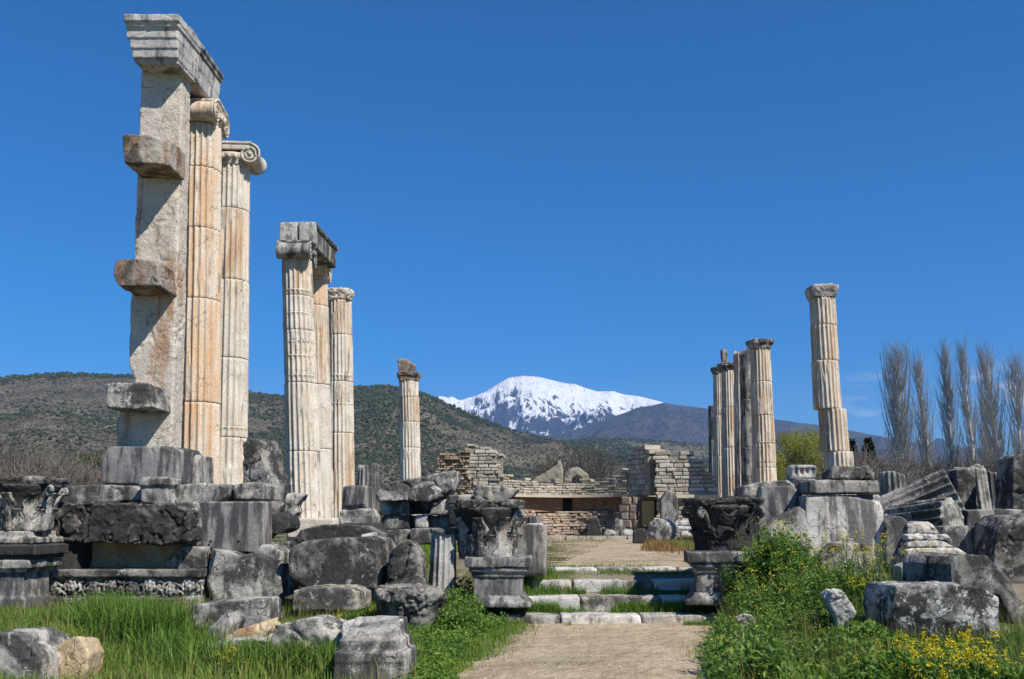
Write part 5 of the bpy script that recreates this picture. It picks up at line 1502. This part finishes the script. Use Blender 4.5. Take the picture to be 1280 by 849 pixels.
for k, (px, D, s, lab) in enumerate(((1068, 70, 1.15, 'brown leafless shrub under the dark slender conifers'), (1092, 66, 1.25, 'brown leafless shrub under the spreading conifer'), (1114, 72, 1.1, 'brown leafless shrub at the foot of the broadest poplar'), (1150, 80, 1.3, 'brown leafless shrub between first and second poplar'), (1185, 82, 1.25, 'brown leafless shrub between second and third poplar'), (1212, 80, 1.3, 'brown leafless shrub between third and fourth poplar'), (1243, 84, 1.35, 'brown leafless shrub right of the fourth poplar'), (1272, 80, 1.3, 'brown leafless shrub near the right edge under the poplars'))):
    tree_at('bare_shrub', lab, px, D, None, br_v[k % 3], None, 'brush_bark', 'leafless shrubs behind the ruins', s=s * 1.75, rz=k * 1.3, cat='shrub')
t1, c1 = bush_meshes(.8, 3.6, 405, 7000, .11, 22)
tree_at('spring_tree', 'narrow olive tree showing at the right edge under the poplars', 1279, 70, t1, c1, 'trunk', 'willow')
# left: bare brush and a green shrub behind the podium
for k, (px, D, s, lab) in enumerate(((-6, 40, 1.28, 'brown leafless shrub at the left edge behind the corinthian capital'), (30, 44, 1.42, 'brown leafless shrub behind the left coping stones'), (62, 38, 1.22, 'reddish brown leafless shrub, middle of the left thicket'), (92, 42, 1.22, 'brown leafless shrub left of the pale green shrub'), (118, 36, 1.0, 'low brown leafless shrub in front of the pale green shrub'))):
    tree_at('bare_shrub', lab, px, D, None, br_v[k % 3], None, 'brush_bark', 'leafless shrubs behind the ruins', s=s * 1.1, rz=k * 1.7 + .4, cat='shrub')
t1, c1 = bush_meshes(1.25, 4.9, 430, 9200, .11, 30)
tree_at('green_shrub', 'pale green leafy shrub behind the big grey pier base', 116, 45, t1, c1, 'trunk', 'shrub', cat='shrub')
for k, (px, D, s, lab) in enumerate(((405, 60, .9, 'grey green bush between notched column and fluted stump'), (340, 50, .8, 'small olive bush seen in the gap right of the tall columns'), (478, 70, 1.1, 'grey green bush left of the lone column'))):
    t1, c1 = bush_meshes(1.2, 3.2 if k != 1 else 2.6, 440 + k, 4200, .12, 22)
    tree_at('green_shrub', lab, px, D, t1, c1, 'trunk', 'shrub', s=s, cat='shrub')
# beyond the apse wall: a bare tree and dark conifers
for k, (px, s, lab) in enumerate(((728, 2.3, 'broad leafless brown tree behind the middle of the back wall'), (706, 1.7, 'smaller leafless brown tree left of the broad one behind the wall'), (752, 1.6, 'smaller leafless brown tree right of the broad one behind the wall'))):
    tree_at('bare_tree', lab, px, 105 + 4 * k, None, br_v[k], None, 'brush_bark', 'leafless trees behind the back wall', s=s * 1.45, rz=k, cat='tree')
cm = [conifer_meshes(3.0, .7, 450 + k, 1500) for k in range(2)]
for k, (px, D, s, lab) in enumerate(((681, 130, 2.4, 'tiny dark conifer above the leaning ruin gable'), (747, 135, 2.6, 'small dark conifer right of the broad leafless tree'), (757, 140, 2.7, 'second small dark conifer right of the broad leafless tree'), (768, 138, 2.6, 'dark conifer above the stepped part of the back wall'), (778, 142, 2.4, 'dark conifer left of the ragged wall top'), (786, 150, 2.5, 'dark conifer touching the ragged wall top'))):
    tr, cr = cm[k % 2]
    tree_at('conifer_tree', lab, px, D, tr, cr, 'trunk', 'conifer', 'small dark conifers behind the back wall', s=s, rz=k)
# ================================================================== grass, weeds, flowers
def poly_mask(P, poly):
    x, y = P[:, 0], P[:, 1]; ins = np.zeros(len(P), bool); j = len(poly) - 1
    for i in range(len(poly)):
        xi, yi, xj, yj = *poly[i], *poly[j]
        ins ^= ((yi > y) != (yj > y)) & (x < (xj - xi) * (y - yi) / (yj - yi + 1e-12) + xi)
        j = i
    return ins

def gpoly(px):
    return [(p.x, p.y) for p in (G(a, b) for a, b in px)]

def scatter(poly, n, rs, clump=.0, cs=1.2, seed=1):
    a = np.array(poly); lo, hi = a.min(0), a.max(0)
    out = np.zeros((0, 2))
    while len(out) < n:
        q = lo + (hi - lo) * rs.rand(n * 3, 2)
        q = q[poly_mask(q, poly)]
        if clump > 0:
            d = fbm(np.concatenate([q * cs, q[:, :1] * 0], 1), seed, 3)
            q = q[rs.rand(len(q)) < np.clip(.5 + d * 2.2 * clump, 0, 1)]
        out = np.concatenate([out, q])
    return out[:n]

def blades(XY, h, wd, rs, tint, lean=.45, z=None):
    n = len(XY)
    z = gz(XY[:, 0], XY[:, 1]) if z is None else z
    P = np.stack([XY[:, 0], XY[:, 1], z - .01], -1)
    a = rs.rand(n) * 2 * math.pi
    ln = np.abs(rs.normal(size=n)) * lean
    D = np.stack([np.cos(a), np.sin(a), a * 0], -1)
    S = np.stack([-np.sin(a + rs.normal(size=n) * .8), np.cos(a), a * 0], -1) * (wd / 2)[:, None]
    up = np.array([0, 0, 1.0])
    m = P + up * (h * .55)[:, None] + D * (h * ln * .25)[:, None]
    t_ = P + up * (h * np.sqrt(np.clip(1 - (ln * .6) ** 2, .25, 1)))[:, None] + D * (h * ln)[:, None]
    V = np.stack([P - S, P + S, m - S * .75, m + S * .75, t_], 1).reshape(-1, 3)
    i = np.arange(n)[:, None] * 5
    F = np.concatenate([i + np.array([[0, 1, 3]]), i + np.array([[0, 3, 2]]), i + np.array([[2, 3, 4]])], 1).reshape(-1, 3)
    return V, F, np.repeat(tint, 5)

def stuff(name, label, VFT, mat, cat='grass'):
    V, F, T_ = [], [], []
    o = 0
    for v, f, t_ in VFT:
        V.append(v); F.append(f + o); T_.append(t_); o += len(v)
    ob = link(name, np_mesh(name, np.concatenate(V), np.concatenate(F), np.concatenate(T_)), M[mat])
    return meta(ob, label, cat, None, 'stuff')

rs = np.random.RandomState(77)
def tint_of(XY, s, base=.4, var=.5, seed=4):
    return np.clip(base + var * fbm(np.concatenate([XY * s, XY[:, :1] * 0], 1), seed, 3) + .18 * rs.normal(size=len(XY)), 0, 1)

# the green bank on the right
GR = gpoly([(900, 900), (898, 835), (896, 806), (908, 785), (914, 764), (930, 745), (955, 735), (1000, 735), (1060, 735), (1115, 740), (1120, 800), (1250, 803), (1340, 790), (1340, 900)])
# long grass on the left
GL = gpoly([(-60, 900), (-60, 757), (40, 757), (250, 752), (352, 746), (372, 742), (440, 750), (470, 775), (505, 800), (530, 840), (540, 900)])
xy = scatter(GL, 56000, rs, .55, 1.4, 3)
hh = (.13 + .17 * np.clip(fbm(np.concatenate([xy * .9, xy[:, :1] * 0], 1), 9, 3) + .4, 0, 1)) * (.6 + .6 * rs.rand(len(xy)))
g1 = blades(xy, hh, .008 + .009 * rs.rand(len(xy)), rs, tint_of(xy, .8, .5, .7))
# rank tufts
tf = []
for (px, py, n, h) in ((150, 800, 1100, .62), (185, 815, 1100, .66), (130, 778, 700, .5), (215, 800, 700, .55), (230, 830, 700, .45), (120, 790, 500, .40), (350, 835, 700, .36), (385, 840, 700, .38), (310, 842, 500, .34), (210, 790, 500, .40), (60, 785, 400, .30), (20, 780, 300, .26), (275, 760, 200, .22), (250, 845, 500, .42), (420, 765, 300, .22), (160, 770, 400, .32), (100, 770, 300, .28)):
    c = G(px, py)
    q = np.array([c.x, c.y]) + rs.normal(size=(n, 2)) * np.array([.26, .16])
    tf.append(blades(q, h * (.55 + .55 * rs.rand(n)), .011 + .010 * rs.rand(n), rs, np.clip(.30 + .22 * rs.normal(size=n), 0, 1), .5))
xd = scatter(GL, 5200, rs, .5, 1.1, 13)
d1 = blades(xd, .18 + .30 * rs.rand(len(xd)), .004 + .003 * rs.rand(len(xd)), rs, np.clip(.7 + .3 * rs.normal(size=len(xd)), 0, 1), .5)
xd2 = scatter(GR, 3000, rs, .5, 1.1, 14)
d2 = blades(xd2, .25 + .40 * rs.rand(len(xd2)), .004 + .003 * rs.rand(len(xd2)), rs, np.clip(.6 + .3 * rs.normal(size=len(xd2)), 0, 1), .5)
stuff('dry_stalks', 'dry straw coloured stalks standing among the green grass', [d1, d2], 'drygrass')
stuff('long_grass', 'lush long green grass growing before the podium at the left', [g1] + tf, 'grass')

# trodden edge: low weeds between the left stones and the path
GW = gpoly([(500, 900), (495, 800), (505, 775), (560, 762), (650, 757), (668, 762), (640, 778), (626, 790), (600, 800), (585, 815), (570, 832), (562, 900)])
xy = scatter(GW, 16000, rs, .25, 2.0, 5)
z = gz(xy[:, 0], xy[:, 1])
C = np.stack([xy[:, 0], xy[:, 1], z + .02 + .16 * rs.rand(len(xy)) ** 1.6], -1)
l1 = cards(C, .035 + .035 * rs.rand(len(xy)), .018 + .012 * rs.rand(len(xy)), rs, tint_of(xy, 1.5, .45), .6, .25)
xy2 = scatter(GW, 9000, rs, .2, 2.0, 6)
l2 = blades(xy2, .08 + .12 * rs.rand(len(xy2)), .006 + .004 * rs.rand(len(xy2)), rs, tint_of(xy2, 1.5))
# ragged fringe where the path meets the green
ev = []
for ed_, nn in ((((-.62, 9.4), (-.62, 11), (-.42, 12.5), (-.15, 14), (.05, 15.4)), 5200), (((1.95, 9.4), (2.25, 11), (2.7, 12.5), (3.15, 14), (3.5, 15.3)), 3600)):
    yy = 9.3 + 6.0 * rs.rand(nn); xx = np.interp(yy, [p[1] for p in ed_], [p[0] for p in ed_]) + rs.normal(size=nn) * .13 * (1 + fbm(np.stack([yy * 2.2, yy * 0, yy * 0], -1), 41, 3) * 1.8)
    q = np.stack([xx, yy], -1)
    ev.append(blades(q, .05 + .10 * rs.rand(nn), .006 + .005 * rs.rand(nn), rs, tint_of(q, 1.5, .5), .7))
stuff('edge_grass', 'short ragged grass along both edges of the dirt path', ev, 'grass')
stuff('low_weeds', 'low leafy weeds creeping over the left edge of the dirt path', [l1, l2], 'weed', 'weeds')

xy = scatter(GR, 62000, rs, .45, 1.2, 7)
z = gz(xy[:, 0], xy[:, 1])
wx = np.clip(1 - np.abs(xy[:, 0] - 3.6) / 2.6, .15, 1)
lay = (.10 + .42 * wx) * np.clip(.6 + .8 * fbm(np.concatenate([xy * 1.5, xy[:, :1] * 0], 1), 12, 3), .15, 1.2)
C = np.stack([xy[:, 0], xy[:, 1], z + lay * rs.rand(len(xy)) ** .8], -1)
l1 = cards(C, .045 + .065 * rs.rand(len(xy)), .022 + .024 * rs.rand(len(xy)), rs, tint_of(xy, 1.2, .40), .7, .25)
xy2 = scatter(GR, 12000, rs, .4, 1.5, 8)
l2 = blades(xy2, (.15 + .28 * rs.rand(len(xy2))), .007 + .006 * rs.rand(len(xy2)), rs, tint_of(xy2, 1.2))
stuff('green_weeds', 'thick green weeds covering the bank right of the dirt path', [l1, l2], 'weed', 'weeds')

# grass in the steps and the court
sv = []
for (ya, x0, x1, n, h) in ((15.93, .0, 3.5, 8500, .19), (15.22, -.2, .9, 900, .10), (15.2, 2.6, 3.0, 500, .12), (17.22, -.3, 3.6, 7000, .17), (16.55, .2, 3.4, 2600, .17), (17.9, -.4, 3.6, 1200, .08)):
    q = np.stack([x0 + (x1 - x0) * rs.rand(n), ya - np.abs(rs.normal(size=n)) * .08 - .02], -1)
    d = fbm(np.concatenate([q * 2.2, q[:, :1] * 0], 1), 21, 3); q = q[d > (-.24 if n > 5000 else -.12)]; n = len(q)
    zz = np.interp(q[:, 1], [15.0, 15.3, 15.31, 15.94, 15.95, 16.54, 16.55, 17.24, 17.25, 18], [0, 0, .14, .14, .37, .37, .59, .59, .76, .76]) if True else None
    sv.append(blades(q, h * (.4 + .9 * rs.rand(n)), .006 + .005 * rs.rand(n), rs, np.clip(.55 + .3 * rs.normal(size=n), 0, 1), .6, zz))
for (px, py, n, w_, h) in ((695, 772, 1800, .36, .15), (655, 735, 700, .15, .26), (672, 720, 500, .14, .24), (824, 770, 1000, .18, .15), (700, 832, 160, .3, .05), (650, 812, 160, .3, .05), (760, 800, 120, .4, .04), (690, 742, 300, .12, .16), (650, 750, 700, .18, .22), (668, 755, 400, .15, .16), (600, 775, 600, .3, .14)):
    c = G(px, py)
    q = np.array([c.x, c.y]) + rs.normal(size=(n, 2)) * np.array([w_, .08])
    sv.append(blades(q, h * (.4 + .9 * rs.rand(n)), .007 + .006 * rs.rand(n), rs, np.clip(.42 + .25 * rs.normal(size=n), 0, 1), .6))
stuff('step_grass', 'grass growing in the joints and treads of the marble steps', sv, 'weed')
cv = []
for poly, n, h, mt in (([(684, 700), (690, 676), (760, 674), (740, 690), (700, 705)], 6000, .05, 0), ([(800, 690), (812, 676), (880, 668), (905, 668), (905, 692), (850, 694)], 9000, .22, 1), ([(640, 676), (640, 672), (800, 672), (800, 677)], 2500, .08, 0), ([(690, 706), (860, 704), (900, 690), (820, 692)], 2500, .04, 0)):
    xy = scatter(gpoly(poly), n, rs, .5, 1.0, 31)
    cv.append(blades(xy, h * (.5 + .8 * rs.rand(n)), .012 + .010 * rs.rand(n), rs, np.clip(.35 + .3 * mt + .3 * rs.normal(size=n), 0, 1), .5))
stuff('court_grass', 'thin yellowish grass patches in the court before the back wall', cv[:1] + cv[2:], 'drygrass')
stuff('russet_grass', 'reddish and green grass round the round drum in the court', cv[1:2], 'russet')
bv = []
for poly, n, h in (([(-200, 668), (1500, 668), (1500, 690), (-200, 690)], 0, .2),):
    pass
# bank of grass behind the podium and behind the right-hand blocks
for x0, x1, y0, y1, n in ((-14, -1.5, 20, 34, 26000), (5, 22, 17.5, 34, 30000)):
    q = np.stack([x0 + (x1 - x0) * rs.rand(n), y0 + (y1 - y0) * rs.rand(n) ** 1.4], -1)
    bv.append(blades(q, .12 + .25 * rs.rand(n), .012 + .01 * rs.rand(n), rs, tint_of(q, .8, .5), .5))
stuff('ruin_grass', 'rough grass among the fallen blocks of the temple floor', bv, 'grass')

# ------------------------------------------------------------------ mustard plants
def mustard(H, Rw, seed, n_stem=9, leaves=46, flowers=1.0, leaf=.10):
    """stems with lobed leaves and heads of little four-petalled flowers; three meshes: stems, foliage, flowers"""
    rs = np.random.RandomState(seed)
    mb = MB(); C, LL, TT, FP = [], [], [], []
    for k in range(n_stem):
        a = rs.rand() * 2 * math.pi; sp_ = Rw * rs.rand() ** .6
        h = H * (.6 + .45 * rs.rand())
        pts = [Vector((math.cos(a) * sp_ * s ** 1.3 + rs.normal() * .012, math.sin(a) * sp_ * s ** 1.3 + rs.normal() * .012, h * s - .02)) for s in (0, .3, .6, .85, 1.0)]
        mb.tube(pts, [.007, .006, .005, .0035, .002], 4)
        for j in range(leaves):
            u = rs.rand() ** 1.25 * .92
            i = min(3, int(np.searchsorted([.3, .6, .85], u))); f = (u - (0, .3, .6, .85)[i]) / (.3, .3, .25, .15)[i]
            p = pts[i].lerp(pts[i + 1], min(1, f))
            w = rs.rand() * 2 * math.pi; ext = leaf * 1.5 * (1 - u * .75) * (.3 + rs.rand())
            C.append((p.x + math.cos(w) * ext, p.y + math.sin(w) * ext, p.z + rs.normal() * .02)); LL.append(leaf * (1.05 - .65 * u) * (.6 + .7 * rs.rand())); TT.append(.35 + .35 * u + .2 * rs.normal())
        if flowers > 0:
            for q in range(1 + int(rs.rand() * 3)):
                tip = pts[4] + Vector((rs.normal() * .035, rs.normal() * .035, rs.normal() * .03)) * (1 if q else 0)
                m = int((10 + 14 * rs.rand()) * flowers)
                for j in range(m):
                    FP.append((tip.x + rs.normal() * .018, tip.y + rs.normal() * .018, tip.z + rs.normal() * .020 + .01))
    C = np.array(C); LL = np.array(LL); n = len(C)
    V, F, T_ = cards(C, LL, LL * .42, rs, np.clip(np.array(TT), 0, 1), .55, .15)
    fm = np_mesh('foliage', V, F, T_)
    fl = None
    if FP:
        FP = np.array(FP); m = len(FP)
        V, F, T_ = cards(np.repeat(FP, 3, 0), .017, .014, rs, np.clip(.5 + .3 * rs.normal(size=m * 3), 0, 1), .6, .5)
        fl = np_mesh('flowers', V, F, T_)
    return raw_mesh(mb), fm, fl
var = {'tall': [mustard(.85, .30, 500 + k, 9, 95, .10, .13) for k in range(3)],
       'flower': [mustard(.62, .22, 510 + k, 12, 40, .42, .085) for k in range(3)],
       'leafy': [mustard(.55, .34, 520 + k, 11, 90, .05, .13) for k in range(3)],
       'thin': [mustard(.75, .24, 530 + k, 8, 22, .28, .06) for k in range(3)]}
LAB = {'tall': 'tall green mustard plant with few yellow flowers on the bank right of the path', 'flower': 'mustard plant thick with yellow flowers at the lower right', 'leafy': 'broad leaved weed without many flowers in the low greenery beside the path', 'thin': 'thin airy mustard plant with scattered yellow flowers among the right-hand blocks'}
GRP = {'tall': 'tall mustard plants on the bank', 'flower': 'flowering mustard plants at the lower right', 'leafy': 'broad leaved weeds beside the path', 'thin': 'airy mustard plants among the right-hand blocks'}
def plant(kind, px, py, k, s=1.0, label=None, group=None, D=None):
    p = G(px, py)
    r = empty('mustard_plant' if kind != 'leafy' else 'leafy_weed', p, label or LAB[kind], 'plant', group or GRP[kind])
    r.rotation_euler.z = k * 2.1; r.scale = (s, s, s)
    a, b, c_ = var[kind][k % 3]
    for nm, me, mt in (('stems', a, 'stem'), ('foliage', b, 'broad'), ('blossom', c_, 'petal')):
        if me:
            o = bpy.data.objects.new(nm, me); COL.objects.link(o); o.parent = r
            if not me.materials: me.materials.append(M[mt])
k = 0
for px, py, s in ((956, 744, 1.05), (966, 740, 1.2), (977, 738, 1.3), (990, 739, 1.2), (945, 752, .95), (1002, 742, 1.1), (925, 765, 1.05), (935, 795, 1.0), (955, 812, 1.0), (980, 822, .9), (1000, 795, 1.0), (1030, 785, 1.0), (955, 752, 1.2), (975, 748, 1.15), (995, 745, 1.1), (1015, 748, .95), (985, 770, 1.0), (940, 770, .85), (1010, 775, .9), (960, 790, .85), (1035, 765, .85), (925, 785, .7), (990, 800, .75), (945, 815, .7), (1020, 812, .7), (1060, 755, .8), (970, 835, .7), (922, 830, .62), (1085, 765, .8)):
    k += 1; plant('tall', px, py, k, s)
for px, py, s in ((1128, 868, .85), (1150, 875, .9), (1175, 882, 1.0), (1200, 890, 1.0), (1222, 882, 1.0), (1238, 895, 1.1), (1185, 905, 1.0), (1268, 880, .8), (1105, 850, .6), (1160, 862, .75), (1210, 868, .8), (1135, 838, .5), (1080, 835, .55), (1060, 815, .5), (1145, 895, .9), (1095, 880, .7)):
    k += 1; plant('flower', px, py, k, s)
for px, py, s in ((1050, 745, 1.1), (1065, 742, 1.2), (1080, 748, 1.15), (1098, 742, 1.1), (1110, 748, 1.0), (1140, 735, .9), (1160, 732, .9), (1180, 732, .8), (1150, 745, .8), (1025, 735, 1.0), (1100, 765, .9), (1075, 780, .9), (1105, 790, .8), (1200, 735, .7)):
    k += 1; plant('thin', px, py, k, s)
for px, py, s in ((916, 866, 1.0), (926, 850, 1.1), (938, 838, 1.15), (922, 822, .9), (950, 835, 1.15), (930, 878, 1.1), (914, 890, 1.0), (945, 880, 1.2), (918, 845, .75), (935, 850, .85), (960, 860, .8), (990, 850, .75), (1020, 845, .7), (1050, 850, .7), (912, 810, .6), (1040, 800, .7)):
    k += 1; plant('leafy', px, py, k, s)
LL_ = 'broad leaved weed in the clump between low dark drum and left pedestal'
for px, py, s in ((562, 775, 1.0), (580, 782, 1.05), (598, 775, .9), (570, 795, .8), (552, 785, .8), (592, 795, .75), (555, 760, 1.1), (575, 762, 1.15)):
    k += 1; plant('leafy', px, py, k, s, LL_, 'broad leaved weeds left of the pedestal')
LB = 'broad leaved weed standing in the long grass before the podium'
for px, py, s in ((70, 775, .5), (40, 800, .55), (130, 840, .5), (255, 800, .5), (305, 835, .55), (200, 845, .5), (345, 765, .45), (410, 770, .5), (440, 785, .5), (280, 765, .45), (390, 845, .45)):
    k += 1; plant('leafy', px, py, k, s, LB, 'broad leaved weeds in the long grass')
LT = 'small mustard plant with bright yellow heads among the stones on the left'
for px, py, s in ((452, 775, .55), (440, 778, .65), (468, 780, .45), (425, 790, .5), (415, 835, .55), (300, 830, .5), (322, 815, .5), (285, 850, .5), (265, 845, .4), (600, 770, .35), (640, 764, .22), (648, 764, .20), (30, 850, .5), (12, 835, .4)):
    k += 1; plant('flower', px, py, k, s, LT, 'small mustard plants among the left stones')
for px, py, s in ((1250, 640, 1.0), (1262, 640, 1.1), (1275, 640, .9)):
    p = W(px, 650, 21.5)
    k += 1
    r = empty('mustard_plant', (p.x, 21.5, .72), 'yellow mustard plant before the fluted stumps at the right edge', 'plant', 'mustard plants before the stumps')
    r.scale = (s * 1.2,) * 3; r.rotation_euler.z = k
    a, b, c_ = var['thin'][k % 3]
    for nm, me in (('stems', a), ('foliage', b), ('blossom', c_)):
        o = bpy.data.objects.new(nm, me); COL.objects.link(o); o.parent = r

# pebbles on the path
pb = MB(); rr = random.Random(4)
for i in range(170):
    y = rr.uniform(9.0, 15.0); x = rr.uniform(-.5, 2.6); s = rr.uniform(.006, .020)
    pb.lathe([(s * .3, -s * .4), (s, 0), (s * .8, s * .45), (s * .2, s * .6)], 6, (x, y, float(gz(x, y)) + .018), Matrix.Rotation(rr.uniform(-.4, .4), 3, 'X') @ Matrix.Diagonal((rr.uniform(.7, 1.3), 1, 1)))
ob = link('pebbles', raw_mesh(pb, smooth=True), M['pale']); meta(ob, 'small pale pebbles strewn over the dirt path', 'pebbles', None, 'stuff')

# every column, wall, step and block is a thing of its own
for o in COL.objects:
    if o.parent is None and o.type in {'MESH', 'EMPTY'} and 'kind' not in o.keys():
        o['kind'] = 'thing'
